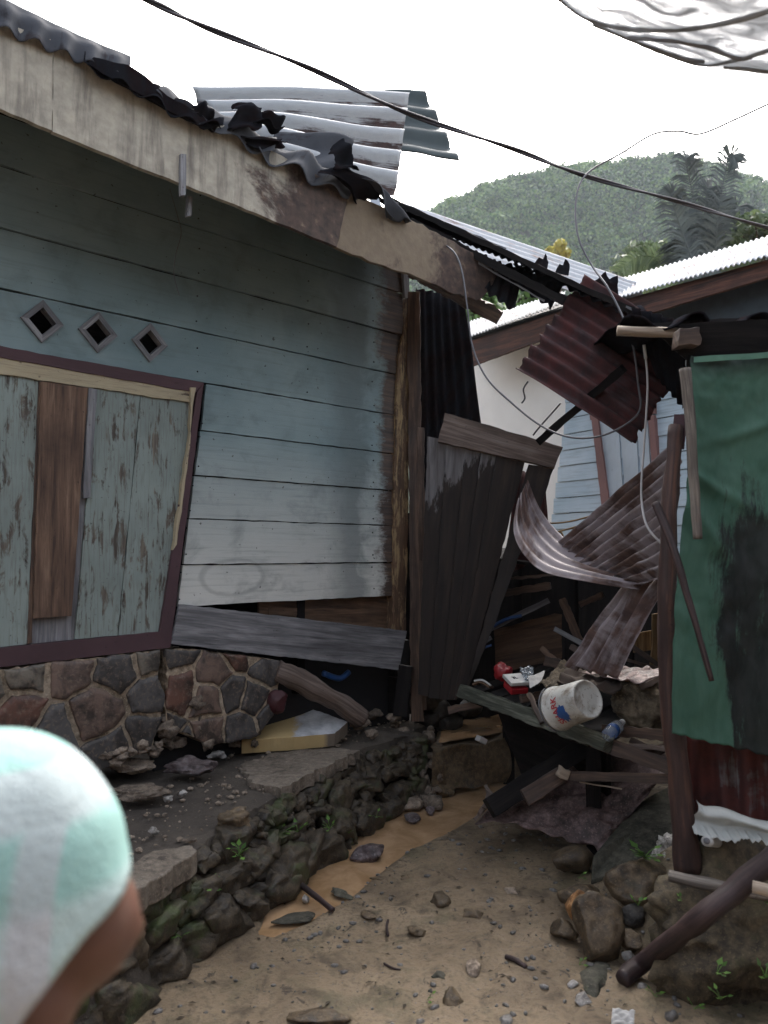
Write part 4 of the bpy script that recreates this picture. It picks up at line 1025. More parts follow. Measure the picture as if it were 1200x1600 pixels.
csheet('corrugated_sheet', [P(985, 912, 4.25), P(1042, 900, 3.95), P(962, 1058, 4.1), P(888, 1044, 4.35)], 3.6, .026, 'purpleiron', None, 'lower narrow corrugated sheet sloping onto the debris', 'roof sheet', nv=30, seed=53, rag=.02, bend=.02, dent=.02, per=14)
# joist and collapsed floor
DZ = .72
DK = empty('collapsed_floor', G(900, 1150, DZ), 'collapsed wooden floor of dark boards with a mossy edge joist', 'floor')
a, b = P(716, 1078, 5.0), P(945, 1160, 3.75)
bm = new_bm(); plank(bm, a, b, .085, .05, jit=.006, seg=.04); obj('edge_joist', bm, M['mossboard'], DK, bevel=.004)
bm = new_bm(); d = (b-a); back = V((.6, .9, 0))*1.6
for i in range(9):
    s = a+d*(i/9)+V((0, .05, -.03)); e2 = a+d*((i+.93)/9)+V((0, .05, -.03)); k = V((0, 0, rnd.uniform(-.015, .01)))
    prism(bm, [s+k, e2+k, e2+back+k, s+back+k], .02, toward=False, seg=.2)
obj('floor_boards', bm, M['blackwood'], DK)
bm = new_bm(); prism(bm, [P(772, 1098, 5.05), P(948, 1166, 4.15), P(948, 1262, 4.2), P(880, 1235, 4.6), P(815, 1212, 5.05)], .03); obj('dark_infill', bm, M['blackwood'], DK)  # black panel added to darken the void beneath the floor
bm = new_bm(); plank(bm, a+V((.4, .5, -.05)), a+V((.4, .5, -.8)), .08, .08); plank(bm, b+V((.05, .4, -.05)), b+V((.05, .4, -.7)), .08, .08); obj('floor_post', bm, M['blackwood'], DK)
# back of the ruined room, boards coloured black to stand in for deep shade
RR = empty('ruined_room', P(900, 1050, 6.3), 'inner walls of the collapsed room, coloured black as deep shade', 'wall')
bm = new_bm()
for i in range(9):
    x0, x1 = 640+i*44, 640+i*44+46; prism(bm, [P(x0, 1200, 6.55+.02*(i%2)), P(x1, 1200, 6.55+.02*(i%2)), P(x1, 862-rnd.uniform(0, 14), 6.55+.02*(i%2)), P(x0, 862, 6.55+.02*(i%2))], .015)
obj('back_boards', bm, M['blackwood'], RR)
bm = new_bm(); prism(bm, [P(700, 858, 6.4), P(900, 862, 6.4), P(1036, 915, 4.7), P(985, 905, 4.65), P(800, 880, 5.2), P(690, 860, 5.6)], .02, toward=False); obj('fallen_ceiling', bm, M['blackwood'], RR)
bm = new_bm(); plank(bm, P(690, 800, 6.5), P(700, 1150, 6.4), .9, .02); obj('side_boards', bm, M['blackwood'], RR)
# brown cupboard side and other dim things in there
bm = new_bm(); prism(bm, [P(772, 985, 5.5), P(866, 958, 5.45), P(878, 960, 5.45), P(878, 1030, 5.4), P(775, 1052, 5.45)], .35, jit=.004); obj('wooden_chest', bm, M['innertan'], label='dim brown wooden chest in the dark behind the fallen sheets', cat='chest')
bm = new_bm(); plank(bm, P(760, 985, 5.3), P(858, 938, 5.4), .04, .02); plank(bm, P(758, 1002, 5.25), P(768, 996, 5.25), .03, .02); obj('fallen_rail', bm, M['greywood'], label='grey rail fallen across the top of the brown chest', cat='rail')
bm = new_bm(); tube(bm, [P(765, 982, 5.25), P(790, 968, 5.3), P(815, 962, 5.3)], .012); obj('blue_pipe', bm, M['blue'], smooth=True, label='short blue plastic pipe beside the grey rail', cat='pipe')
bm = new_bm(); tube(bm, [P(750, 1014, 5.1), P(768, 1008, 5.1)], .007); obj('small_pipe', bm, M['blue'], smooth=True, label='tiny blue pipe end left of the brown chest', cat='pipe')
bm = new_bm(); plank(bm, P(866, 982, 5.0), P(915, 1008, 4.8), .03, .02); obj('broken_lath', bm, M['greywood'], label='pale broken lath right of the brown chest', cat='lath')
# yellow ply behind the lower sheet
bm = new_bm(); prism(bm, [P(994, 990, 5.2), P(1018, 985, 5.2), P(1018, 1016, 5.2), P(990, 1020, 5.2)], .02); prism(bm, [P(1020, 960, 5.1), P(1070, 950, 5.1), P(1070, 1060, 5.1), P(1014, 1052, 5.1), (P(1020, 1010, 5.1))], .02)
obj('plywood_pieces', bm, M['yellowply'], label='broken tan plywood behind the lower corrugated sheet', cat='plywood')
bm = new_bm(); plank(bm, P(985, 1008, 4.7), P(1050, 1055, 4.5), .03, .02); plank(bm, P(975, 1030, 4.6), P(1050, 1050, 4.5), .02, .015); obj('splintered_laths', bm, M['header'], label='splintered thin laths beside the tan plywood', cat='laths')
# sack
bm = new_bm(); rock(bm, P(1003, 1102, 4.15), (.17, .14, .155), 81, 5, 0, .25, 4)
obj('sack', bm, M['sack'], label='full dirty tan sack standing behind the bucket', cat='sack')
bm = new_bm(); grid(bm, lambda u, v: bil([P(905, 1050, 4.35), P(960, 1042, 4.3), P(1055, 1045, 4.0), P(1000, 1068, 3.95)], u, v)+V((0, 0, .02*noise.noise(V((u*3, v*8, 1))))), 16, 30)
obj('flattened_sheet', bm, M['mudsheet'], smooth=True, solid=.003, label='crushed brown flat sheet between the sack and the sloping sheet', cat='metal sheet')
# bucket lying on its side, base towards us
BK = empty('paint_bucket', P(880, 1140, 3.85), 'white plastic paint bucket on its side with red and blue print', 'bucket')
BS = .61; ax = V((-.46, .80, -.36)).normalized(); base = P(919, 1092, 3.70)
sx = ax.cross(V((0, 0, 1))).normalized(); sy = sx.cross(ax)
bm = new_bm()
prof = [(0, -.012, .0), (.6, -.010, 0), (.88, -.012, 0), (.93, -.002, 0), (.96, 0, 0), (1.0, .006, 0)]
rings = []
def ring(bm, rad, t): return [bm.verts.new(base+ax*(t*BS*1.15)+(sx*math.cos(a*2*math.pi/64)+sy*math.sin(a*2*math.pi/64))*(rad*BS)) for a in range(64)]
rs = [(.02, .012), (.09, .012), (.128, .011), (.134, .0), (.147, .0), (.152, .006), (.156, .06), (.163, .2), (.170, .30), (.180, .302), (.180, .315), (.173, .318), (.173, .34), (.165, .34), (.160, .2), (.148, .02), (.02, .02)]
rr = [ring(bm, r, t) for r, t in rs]
for A_, B_ in zip(rr, rr[1:]):
    for i in range(64): bm.faces.new((A_[i], A_[(i+1) % 64], B_[(i+1) % 64], B_[i])).smooth = True
bm.faces.new(rr[0]); bm.faces.new(rr[-1]); bmesh.ops.recalc_face_normals(bm, faces=bm.faces[:])
obj('bucket_body', bm, M['bucketwhite'], BK)
def wrap(verts, ang0, t0, flip=1, lift=.0012):
    """x runs round the wall, y runs along the axis"""
    out = []
    for x, y in verts:
        t = t0+y; r = .152+(t/.34)*.02+lift; a = ang0+flip*x/r
        out.append(base+ax*(t*BS*1.15)+(sx*math.cos(a)+sy*math.sin(a))*(r*BS+.0006))
    return out
fc = bpy.data.curves.new('t', 'FONT'); fc.body = 'SHARK'; fc.size = .075; fc.align_x = 'CENTER'; fc.extrude = 0; fc.offset = .0016
fo = bpy.data.objects.new('t', fc); COL.objects.link(fo); bpy.context.view_layer.update()
me = bpy.data.meshes.new_from_object(fo.evaluated_get(bpy.context.evaluated_depsgraph_get()))
bm = bmesh.new(); bm.from_mesh(me); bmesh.ops.triangulate(bm, faces=bm.faces[:])
bmesh.ops.subdivide_edges(bm, edges=bm.edges[:], cuts=2)
# which side of the bucket faces the camera
vdir = (CAM-base).normalized(); vdir = (vdir-ax*vdir.dot(ax)).normalized(); ang = math.atan2(vdir.dot(sy), vdir.dot(sx))
ws = wrap([(-v.co.x, v.co.y) for v in bm.verts], ang+.12, .17, 1, .0015)
for v, p in zip(bm.verts, ws): v.co = p
bpy.data.objects.remove(fo); bm.loops.layers.uv.verify()
obj('lettering', bm, M['redprint'], BK)
bm = new_bm(); R = random.Random(2)
for cx, cy, rad in ((.030, .085, .05),):
    ps = []
    for k in range(40):
        rr_ = rad*(1+.3*noise.noise(V((k*.55, cx*9, 0)))+(.25 if k % 4 < 2 else 0)*R.random()); ps.append((cx+1.3*rr_*math.cos(k/40*6.283), cy+rr_*math.sin(k/40*6.283)*.9))
    c0 = wrap([(cx, cy)], ang+.12, .06, 1, .0018)[0]; vc = bm.verts.new(c0)
    inner = [bm.verts.new(p) for p in wrap([(cx+(x-cx)*.5, cy+(y-cy)*.5) for x, y in ps], ang+.12, .06, 1, .0018)]
    outer = [bm.verts.new(p) for p in wrap(ps, ang+.12, .06, 1, .0015)]
    for k in range(40):
        k2 = (k+1) % 40; bm.faces.new((vc, inner[k], inner[k2])); bm.faces.new((inner[k], outer[k], outer[k2], inner[k2]))
bmesh.ops.recalc_face_normals(bm, faces=bm.faces[:]); obj('blue_emblem', bm, M['blue'], BK)
bm = new_bm(); tube(bm, wrap([(-.02+.22*math.cos(t/10*3.14), 0) for t in range(11)], ang, .33, 1, .012), .004); obj('bucket_handle', bm, M['cable2'], BK, smooth=True)
# bottle
BT = empty('plastic_bottle', P(965, 1145, 3.75), 'clear plastic bottle with blue label lying on the debris', 'bottle')
p0, p1 = P(948, 1150, 3.72), P(984, 1118, 3.95); dd = (p1-p0).normalized()
bm = new_bm(); s1 = dd.cross(V((0, 0, 1))).normalized(); s2 = s1.cross(dd); prev = None
def lathe(bm, p, d, prof, k=20):
    s1 = d.cross(V((0.1, 0, 1))).normalized(); s2 = s1.cross(d); prev = None
    for t, r in prof:
        rg = [bm.verts.new(p+d*t+(s1*math.cos(a*6.2832/k)+s2*math.sin(a*6.2832/k))*r) for a in range(k)]
        if prev:
            for i in range(k): bm.faces.new((prev[i], prev[(i+1) % k], rg[(i+1) % k], rg[i])).smooth = True
        else: bm.faces.new(rg)
        prev = rg
    bm.faces.new(prev); bmesh.ops.recalc_face_normals(bm, faces=bm.faces[:])
lathe(bm, p0, dd, [(0, .02), (.006, .03), (.02, .032), (.04, .029), (.05, .032), (.08, .032), (.09, .029), (.1, .032), (.13, .032), (.15, .026), (.17, .013), (.185, .012)]); obj('bottle_body', bm, M['pet'], BT)
bm = new_bm(); lathe(bm, p0+dd*.055, dd, [(0, .0335), (.035, .0335)]); obj('bottle_label', bm, M['blue'], BT)
bm = new_bm(); lathe(bm, p0+dd*.185, dd, [(0, .015), (.018, .015)]); obj('bottle_cap', bm, M['white'], BT)
# red cloth, box of food, sandal, papers
def blob(name, c, dims, seed, mat, label, cat, rot=0, rough=.4, sub=3):
    bm = new_bm(); rock(bm, c, dims, seed, sub, rot, rough, 6); return obj(name, bm, M[mat], label=label, cat=cat)
blob('red_cloth', P(786, 1050, 4.75), (.055, .04, .06), 91, 'red', 'crumpled bright red cloth beside the white box', 'cloth', 0)
CB = empty('food_box', P(805, 1078, 4.45), 'small white lidded box with a red lower half', 'box')
rt = Matrix.Rotation(.35, 3, 'Z') @ Matrix.Rotation(.35, 3, 'X')
bm = new_bm(); box(bm, P(806, 1074, 4.5), (.11, .10, .035), rt); obj('box_base', bm, M['red'], CB, bevel=.004)
bm = new_bm(); box(bm, P(806, 1062, 4.5), (.12, .11, .022), rt); obj('box_lid', bm, M['white'], CB, bevel=.004)
bm = new_bm(); q = P(806, 1060, 4.44)
for k, (ux, uy, w_, h_) in enumerate([(-.015, .012, .02, .004), (-.018, 0, .004, .02), (-.012, 0, .004, .014), (-.002, .004, .004, .02), (.004, -.004, .014, .004)]):
    box(bm, P(806, 1062, 4.5)+rt @ V((ux, uy, .0120)), (w_, h_, .002), rt)
obj('box_mark', bm, M['black'], CB)
bm = new_bm(); grid(bm, lambda u, v: bil([P(825, 1058, 4.5), P(852, 1048, 4.6), P(845, 1066, 4.45), P(828, 1075, 4.4)], u, v)+V((0, 0, .012*noise.noise(V((u*4, v*4, 3))))), 10, 10); obj('paper_sheet', bm, M['paper'], smooth=True, solid=.002, label='torn white paper leaning right of the food box', cat='paper')
bm = new_bm(); grid(bm, lambda u, v: bil([P(812, 1044, 4.55), P(832, 1040, 4.6), P(834, 1066, 4.5), P(820, 1062, 4.45)], u, v)+V((.014*noise.noise(V((u*6, v*6, 7))), 0, .02*noise.noise(V((u*5, v*5, 3))))), 12, 12); obj('plastic_bag', bm, M['pet'], smooth=True, solid=.001, label='crumpled clear plastic bag on top of the food box', cat='bag')
SD = empty('sandal', P(755, 1072, 4.85), 'brown sandal with a white rim lying on the joist end', 'sandal')
bm = new_bm(); tube(bm, [P(740, 1070, 4.9), P(752, 1066, 4.88), P(768, 1074, 4.82)], .030, squash=.35); obj('sole', bm, M['innertan'], SD, smooth=True)
bm = new_bm(); tube(bm, [P(741, 1064, 4.88), P(754, 1063, 4.85), P(767, 1071, 4.8)], .006); obj('rim', bm, M['white'], SD, smooth=True)
bm = new_bm(); box(bm, P(752, 1156, 4.95), (.06, .05, .035), Matrix.Rotation(.5, 3, 'Z') @ Matrix.Rotation(.5, 3, 'Y')); obj('paper_carton', bm, M['paper'], bevel=.004, label='small white carton on the muddy stone step', cat='carton')
# crumpled muddy sheet in front, slab, beams
cs = [P(742, 1288, 4.25), P(935, 1335, 4.0), P(1062, 1185, 4.15), P(900, 1155, 4.75)]
def crump(u, v):
    p = bil(cs, u, v); q = V((u*2.2, v*3.0, 3))
    edge_ = .06*noise.noise(V((u*6, v*6, 1)))*(1 if min(u, 1-u, v, 1-v) < .03 else 0)
    p = p+V((edge_, edge_, 0))
    return p+V((0, -.05, 1))*(.05*noise.noise(q)+.022*noise.noise(q*2.7)+.008*noise.noise(q*8)+.05*math.sin(3.1*u)*(1-v))
bm = new_bm(); grid(bm, crump, 70, 60, 1, 1)
obj('crumpled_sheet', bm, M['mudsheet'], smooth=True, solid=.002, label='crumpled muddy brown roofing sheet lying at the end of the path', cat='metal sheet')
bm = new_bm()
for i in range(5): plank(bm, P(742+i*7, 1280-i*9, 4.22), P(770-i*3, 1250-i*6, 4.28), .018, .012, jit=.004, seg=.02)
obj('splinters', bm, M['header'], label='pale torn splinters at the left tip of the crumpled sheet', cat='splinters')
def beam(name, a, b, wd, th, mat, label, cat='beam', **k):
    bm = new_bm(); plank(bm, a, b, wd, th, **k); return obj(name, bm, M[mat], label=label, cat=cat, bevel=.005)
beam('timber_beam', P(766, 1262, 4.12), P(925, 1160, 4.3), .105, .08, 'blackwood', 'black squared beam slanting up from the stream to the joist', jit=.004)
beam('timber_beam', P(820, 1246, 3.98), P(880, 1210, 4.0), .085, .06, 'rotwood', 'short squared beam with pale split end in front of the black one', jit=.004)
beam('split_end', P(874, 1205, 3.93), P(890, 1213, 3.93), .055, .05, 'palelog', 'pale freshly split wood block at the beam end', 'wood block', jit=.006, seg=.015)
beam('timber_batten', P(888, 1212, 3.95), P(1050, 1217, 3.6), .045, .04, 'rotwood', 'brown batten running right from the pale split block', 'batten', jit=.004)
beam('timber_batten', P(905, 1222, 3.93), P(972, 1233, 3.85), .010, .008, 'palelog', 'thin pale splinter under the brown batten', 'splinter', jit=.004)
beam('timber_board', P(925, 1155, 3.85), P(1052, 1200, 3.55), .075, .03, 'rotwood', 'dark board dropping right from the mossy joist', 'board', jit=.006)
beam('timber_board', P(1000, 1180, 3.8), P(1050, 1165, 3.6), .04, .03, 'rotwood', 'short dark board crossing behind the shed post', 'board', jit=.006)
beam('timber_board', P(985, 1155, 3.85), P(1050, 1192, 3.65), .03, .02, 'header', 'thin lath above the short crossing board', 'lath', jit=.006)
R = random.Random(77)
for i, (a_, b_, wd, mt, lb) in enumerate([
    ((890, 1010, 4.9), (935, 1030, 4.7), .035, 'header', 'splintered lath end left of the sloping sheet'),
    ((850, 1032, 4.9), (905, 1046, 4.6), .06, 'rotwood', 'dark board lying behind the clear bag'),
    ((845, 1012, 5.1), (900, 1060, 4.7), .03, 'brownboard', 'brown lath leaning down behind the bucket'),
    ((815, 1092, 4.4), (852, 1085, 4.5), .045, 'rotwood', 'short dark block between food box and bucket'),
    ((826, 1082, 4.35), (846, 1128, 4.15), .03, 'rotwood', 'bent dark stick resting against the bucket rim'),
    ((780, 905, 5.4), (868, 898, 5.2), .02, 'header', 'thin pale edge of a shelf deep in the dark room'),
    ((768, 930, 5.5), (860, 915, 5.3), .05, 'rotwood', 'dark shelf board under the thin pale edge'),
    ((878, 935, 5.2), (905, 1000, 4.9), .05, 'brownboard', 'brown upright board right of the chest'),
    ((905, 945, 5.1), (940, 930, 4.9), .04, 'rotwood', 'board stub under the curled purple sheet'),
    ((940, 1140, 3.95), (1050, 1150, 3.6), .05, 'rotwood', 'dark board lying right of the bottle'),
    ((1000, 1075, 4.0), (1052, 1052, 3.75), .03, 'header', 'thin broken lath above the sack'),
    ((960, 1165, 3.85), (1048, 1170, 3.6), .025, 'header', 'thin lath just above the dropping dark board'),
    ((870, 862, 5.3), (1000, 800, 4.8), .03, 'blackwood', 'black torn strip along the top edge of the fanned sheet'),
    ((730, 1092, 5.0), (812, 1112, 4.5), .035, 'mossboard', 'second mossy lath lying on the edge joist'),
    ((700, 1110, 5.2), (760, 1098, 5.1), .05, 'rotwood', 'dark stub of board under the left end of the joist')]):
    beam('broken_board', P(*a_), P(*b_), wd, .02, mt, lb, 'board', jit=.005, seg=.03)
bm = new_bm(); grid(bm, lambda u, v: bil([P(842, 1072, 4.4), P(880, 1032, 4.7), P(925, 1052, 4.5), P(880, 1075, 4.2)], u, v)+V((0, 0, .04*noise.noise(V((u*4, v*4, 3)))+.015*noise.noise(V((u*11, v*11, 3))))), 24, 24); obj('dirty_cloth', bm, M['sack'], smooth=True, solid=.004, label='crumpled dirty brown cloth heaped behind the bucket', cat='cloth')
bm = new_bm(); grid(bm, lambda u, v: bil([P(870, 1065, 4.3), P(885, 1045, 4.5), P(985, 1062, 4.2), P(960, 1085, 4.0)], u, v)+V((0, 0, .03*noise.noise(V((u*4, v*6, 9))))), 20, 30); obj('dark_mat', bm, M['cardboard'], smooth=True, solid=.006, label='black sodden mat sagging over the bucket', cat='mat')
# mossy slab at the right of the crumpled sheet
bm = new_bm()
pl = [P(925, 1378, 3.75), P(928, 1338, 3.8), P(955, 1300, 3.95), P(990, 1262, 4.15), P(1055, 1225, 4.3), P(1075, 1290, 3.9), P(1000, 1355, 3.7), P(965, 1372, 3.7)]
c_ = sum(pl, V())/len(pl)
def slb(u, v):
    a_ = u*len(pl); i = int(a_) % len(pl); e_ = pl[i].lerp(pl[(i+1) % len(pl)], a_-int(a_)); 
    t = min(1, v/.75); p = c_.lerp(e_, t)+V((0, 0, .02*noise.noise(e_*3)*t+.035*(1-t*t)+.012*noise.noise(c_.lerp(e_, t)*9)))
    if v > .75: p += V((0, .02, -.15*(v-.75)/.25))
    return p
grid(bm, slb, 96, 24); bmesh.ops.remove_doubles(bm, verts=bm.verts[:], dist=.0005)
obj('mossy_slab', bm, M['slabrock'], smooth=True, label='dark green mossy concrete slab tilted beside the shed post', cat='slab')
# driftwood and yellow plastered block on the ledge
bm = new_bm(); tube(bm, [W(432, 1048, .02), W(470, 1064, .08), W(520, 1092, .12), (W(565, 1122, .16))], .085, 12, 8, .3, r2=.075, squash=.8); obj('driftwood', bm, M['header'], smooth=True, label='thick broken timber slanting down under the loose grey board', cat='timber')
YB = empty('plaster_block', W(455, 1172, .3), 'broken slab of yellow painted plaster with a white top', 'wall fragment')
yt = [W(x, y, .33) for x, y in [(378, 1160), (385, 1143), (400, 1128), (430, 1110), (455, 1104), (480, 1106), (510, 1116), (540, 1128), (538, 1140), (520, 1148), (460, 1152)]]
front = [G(378, 1157, LZ+.10), G(455, 1152, LZ+.10), G(523, 1146, LZ+.10), G(543, 1128, LZ+.14), G(512, 1116, LZ+.17), G(478, 1105, LZ+.20), G(455, 1103, LZ+.20), G(428, 1111, LZ+.18), G(398, 1130, LZ+.15)]
if newell(front).z < 0: front.reverse()
bm = new_bm(); prism(bm, front, .085, toward=False, seg=.02, jit=.003)
n = N('yellow_plaster_white_top', .85); v = n.coord('Object'); s = n.sep(v); a_ = n.noise(v, 9, 6, .65); g_ = n.n('ShaderNodeNewGeometry'); nz = n.sep(g_.outputs['Normal'])[2]
wm = n.ramp(n.math('ADD', s[0], n.math('MULTIPLY', n.math('SUBTRACT', a_, .5), .25)), [(.45, 0.0), (.5, 1.0)])
wm = n.ramp(n.math('ADD', n.math('ADD', s[0], .5), n.math('MULTIPLY', n.math('SUBTRACT', a_, .5), .2)), [(.46, 0.0), (.50, 1.0)])
wm = n.math('MULTIPLY', wm, n.ramp(nz, [(.4, 0.0), (.6, 1.0)]))
c = n.mix(a_, (.44, .31, .13), (.56, .42, .21)); c = n.mix(wm, c, n.mix(n.ramp(a_, [(.35, 0.0), (.6, 1.0)]), (.3, .31, .32), (.55, .56, .57)))
e_ = n.ramp(n.math('ADD', s[0], 0.5), [(.66, 0.0), (.69, 1.0)]); c = n.mix(n.math('MULTIPLY', e_, n.ramp(nz, [(.4, 1.0), (.6, 0.0)])), c, (.2, .16, .12))
n.col(c); n.bump(n.noise(v, 40, 5), .4, .004)
obj('block_body', bm, n.m, YB, bevel=.006)
blob('dark_red_bundle', W(434, 1096, .06), (.07, .05, .075), 95, 'darkred', 'dark red round bundle behind the yellow block', 'bundle', 0, .1, 4)
# things glimpsed through the hole under the house
bm = new_bm(); tube(bm, [W(505, 1052, -.06), W(530, 1060, -.06), W(545, 1050, -.07)], .02); obj('blue_bag', bm, M['blue'], smooth=True, label='scrap of blue plastic under the house floor', cat='plastic')
# stick across the stream and small sticks
bm = new_bm(); tube(bm, [G(462, 1376, .05), G(490, 1398, .03), G(520, 1422, .015)], .015, 8, 6, .25, r2=.012); obj('stick', bm, M['log'], smooth=True, label='dark broken stick lying across the lower stream', cat='stick')
bm = new_bm(); tube(bm, [G(606, 1438, .005), G(604, 1447, .006), G(606, 1462, .004)], .006, 6, 3, .3); obj('twig', bm, M['log'], smooth=True, label='short dark twig upright in the path centre', cat='twig')
bm = new_bm(); tube(bm, [G(600, 1505, .005), G(612, 1512, .006), G(626, 1516, .004)], .004, 6, 3, .3); obj('twig', bm, M['log'], smooth=True, label='tiny twig low on the path', cat='twig')
bm = new_bm(); tube(bm, [G(790, 1495, .008), G(805, 1500, .01), G(822, 1512, .005)], .010, 6, 3, .3); obj('bark_piece', bm, M['log'], smooth=True, label='curved dark bark piece on the right of the path', cat='bark')
# white packet at the bottom edge
bm = new_bm(); grid(bm, lambda u, v: bil([G(955, 1600, .015), G(990, 1604, .015), G(992, 1580, .05), G(957, 1575, .05)], u, v)+V((0, 0, .012*noise.noise(V((u*5, v*5, 2))))), 14, 14); obj('paper_packet', bm, M['paper'], smooth=True, solid=.004, label='crumpled white packet at the very bottom edge', cat='packet')
# ------------------------------------------------------------------ house behind
HB = empty('neighbour_house', V((BC.x, BC.y, .3)), 'pale blue plank and white plaster house behind the ruin, with zinc roof', 'house')
def BP(t, z, off=0.0): p = BC+BD*t+BN*off; return V((p.x, p.y, z))
def bt(p): return (p-BC).dot(BD)
bm = new_bm(); prism(bm, [B(885, 640, -.02), B(885, 1080, -.02), B(690, 1080, -.02), B(690, 560, -.02), B(885, 490, -.02)], .15, seg=1); obj('plaster_wall', bm, M['conc_wall'], HB)
def clapmat():
    n = N('pale_blue_clapboard', .75); uv = n.coord('UV'); g = n.coord('UV', (1.4, 28, 1)); a = n.noise(g, 1.5, 6, .65); b = n.noise(uv, 1.6, 5, .65)
    x = n.sep(n.coord('Object'))
    c = n.mix(n.ramp(b, [(.35, 0.0), (.65, 1.0)]), (.36, .46, .53), (.48, .56, .62)); c = n.mix(n.math('MULTIPLY', n.ramp(a, [(.35, 1.0), (.5, 0.0)]), .4), c, (.16, .19, .2))
    # darker teal towards the far lower corner of the wall
    d = n.math('ADD', n.math('ADD', n.math('MULTIPLY', x[0], .9), n.math('MULTIPLY', x[2], .55)), n.math('MULTIPLY', n.math('SUBTRACT', b, .5), .9))
    c = n.mix(n.ramp(n.math('ADD', n.math('DIVIDE', d, 4.0), .5), [(.46, .85), (.60, 0.0)]), c, (.085, .17, .19)); n.col(c); n.bump(a, .4, .004); return n.m
bm = new_bm(); z = -.0; z0 = .35
zt = B(980, 470, .02).z
t_l, t_r = bt(B(884, 640)), bt(B(1260, 640)); t_l2 = bt(B(853, 830))
k = 0
while z0 < 3.6:
    z1 = z0+.168
    f = max(0, min(1, (3.0-z0)/1.6)); tl = t_l+(t_l2-t_l)*f
    prism(bm, [BP(tl, z0+.003, .012), BP(tl, z1-.003, .0), BP(t_r, z1-.003, .0), BP(t_r, z0+.003, .012)], .02, ua=BD, seg=.3, uvoff=(0, 0)); z0 = z1
obj('plank_wall', bm, clapmat(), HB)
bm = new_bm(); prism(bm, [B(884, 560, -.06), B(884, 1100, -.06), B(1260, 1100, -.06), B(1260, 440, -.06)], .1, seg=1); obj('inner_lining', bm, M['blackwood'], HB)
bm = new_bm(); prism(bm, [B(740, 600, -3.5), B(740, 1100, -3.5), B(1260, 1100, -3.5), B(1260, 440, -3.5)], .1, seg=1); obj('back_wall', bm, M['conc_wall'], HB)
DR = None
bm = new_bm()
for px in ([(924, 655), (934, 655), (953, 800), (962, 870), (950, 870), (941, 800)], [(1012, 650), (1021, 648), (1030, 745), (1036, 860), (1026, 860), (1020, 745)], [(920, 640), (1021, 630), (1022, 646), (922, 656)]):
    prism(bm, [B(x, y, .05) for x, y in px], .06)
DR = obj('door', bm, M['fadedpink'], HB, bevel=.003)
bm = new_bm(); xs_ = [935, 966, 993, 1012]
for a, b_ in zip(xs_, xs_[1:]): prism(bm, [B(a+1, 655, .025), B(b_-1, 648, .025), B(b_+12, 860, .025), B(a+20, 870, .025)], .03, ua=V((0, 0, 1)))
obj('door_planks', bm, M['palewood'], DR, bevel=.002)
# eaves: two zinc roof pieces and brown fascias
def BO(x, y, off): return B(x, y, off)
el, er = BO(722, 531, .55), BO(880, 474, .55)
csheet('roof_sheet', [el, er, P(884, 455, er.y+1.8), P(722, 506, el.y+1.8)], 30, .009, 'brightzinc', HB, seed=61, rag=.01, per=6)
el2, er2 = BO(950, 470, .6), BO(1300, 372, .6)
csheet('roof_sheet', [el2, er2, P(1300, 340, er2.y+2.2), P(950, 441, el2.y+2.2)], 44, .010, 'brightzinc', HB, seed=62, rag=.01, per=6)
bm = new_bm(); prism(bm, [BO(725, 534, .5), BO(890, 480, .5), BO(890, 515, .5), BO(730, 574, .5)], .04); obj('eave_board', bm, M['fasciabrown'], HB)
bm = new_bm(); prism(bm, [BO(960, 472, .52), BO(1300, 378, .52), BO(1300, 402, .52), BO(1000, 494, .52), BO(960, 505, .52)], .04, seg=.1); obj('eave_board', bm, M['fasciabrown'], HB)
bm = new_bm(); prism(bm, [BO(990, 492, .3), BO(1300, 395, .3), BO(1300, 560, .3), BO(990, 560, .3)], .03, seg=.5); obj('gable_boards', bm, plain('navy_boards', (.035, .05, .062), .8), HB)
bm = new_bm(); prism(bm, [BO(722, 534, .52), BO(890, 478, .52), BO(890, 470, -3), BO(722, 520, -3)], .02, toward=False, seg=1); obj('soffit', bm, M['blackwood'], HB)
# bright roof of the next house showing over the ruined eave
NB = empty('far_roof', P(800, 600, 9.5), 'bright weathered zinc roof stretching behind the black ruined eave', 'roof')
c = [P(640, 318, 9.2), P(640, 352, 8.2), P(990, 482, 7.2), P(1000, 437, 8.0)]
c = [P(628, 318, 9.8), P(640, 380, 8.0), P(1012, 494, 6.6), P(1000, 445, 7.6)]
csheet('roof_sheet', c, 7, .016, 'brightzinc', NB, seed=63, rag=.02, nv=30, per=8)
bm = new_bm(); prism(bm, [P(640, 384, 8.0), P(1005, 498, 6.7), P(1005, 510, 6.7), P(640, 400, 8.0)], .03); obj('eave_board', bm, M['blackwood'], NB)
# bamboo or wire ends before the far wall
for i, (pp, lb) in enumerate([([(850, 818), (890, 815), (945, 800)], 'upper pale bamboo strip'), ([(852, 836), (890, 826), (960, 806)], 'middle pale bamboo strip'), ([(852, 838), (875, 831), (882, 846)], 'lower looping bamboo strip')]):
    bm = new_bm(); tube(bm, [P(x, y, 6.4) for x, y in pp], .008, 6, 5); obj('bamboo_strip', bm, M['yellowply'], smooth=True, label=lb+' before the teal wall', cat='bamboo strip')

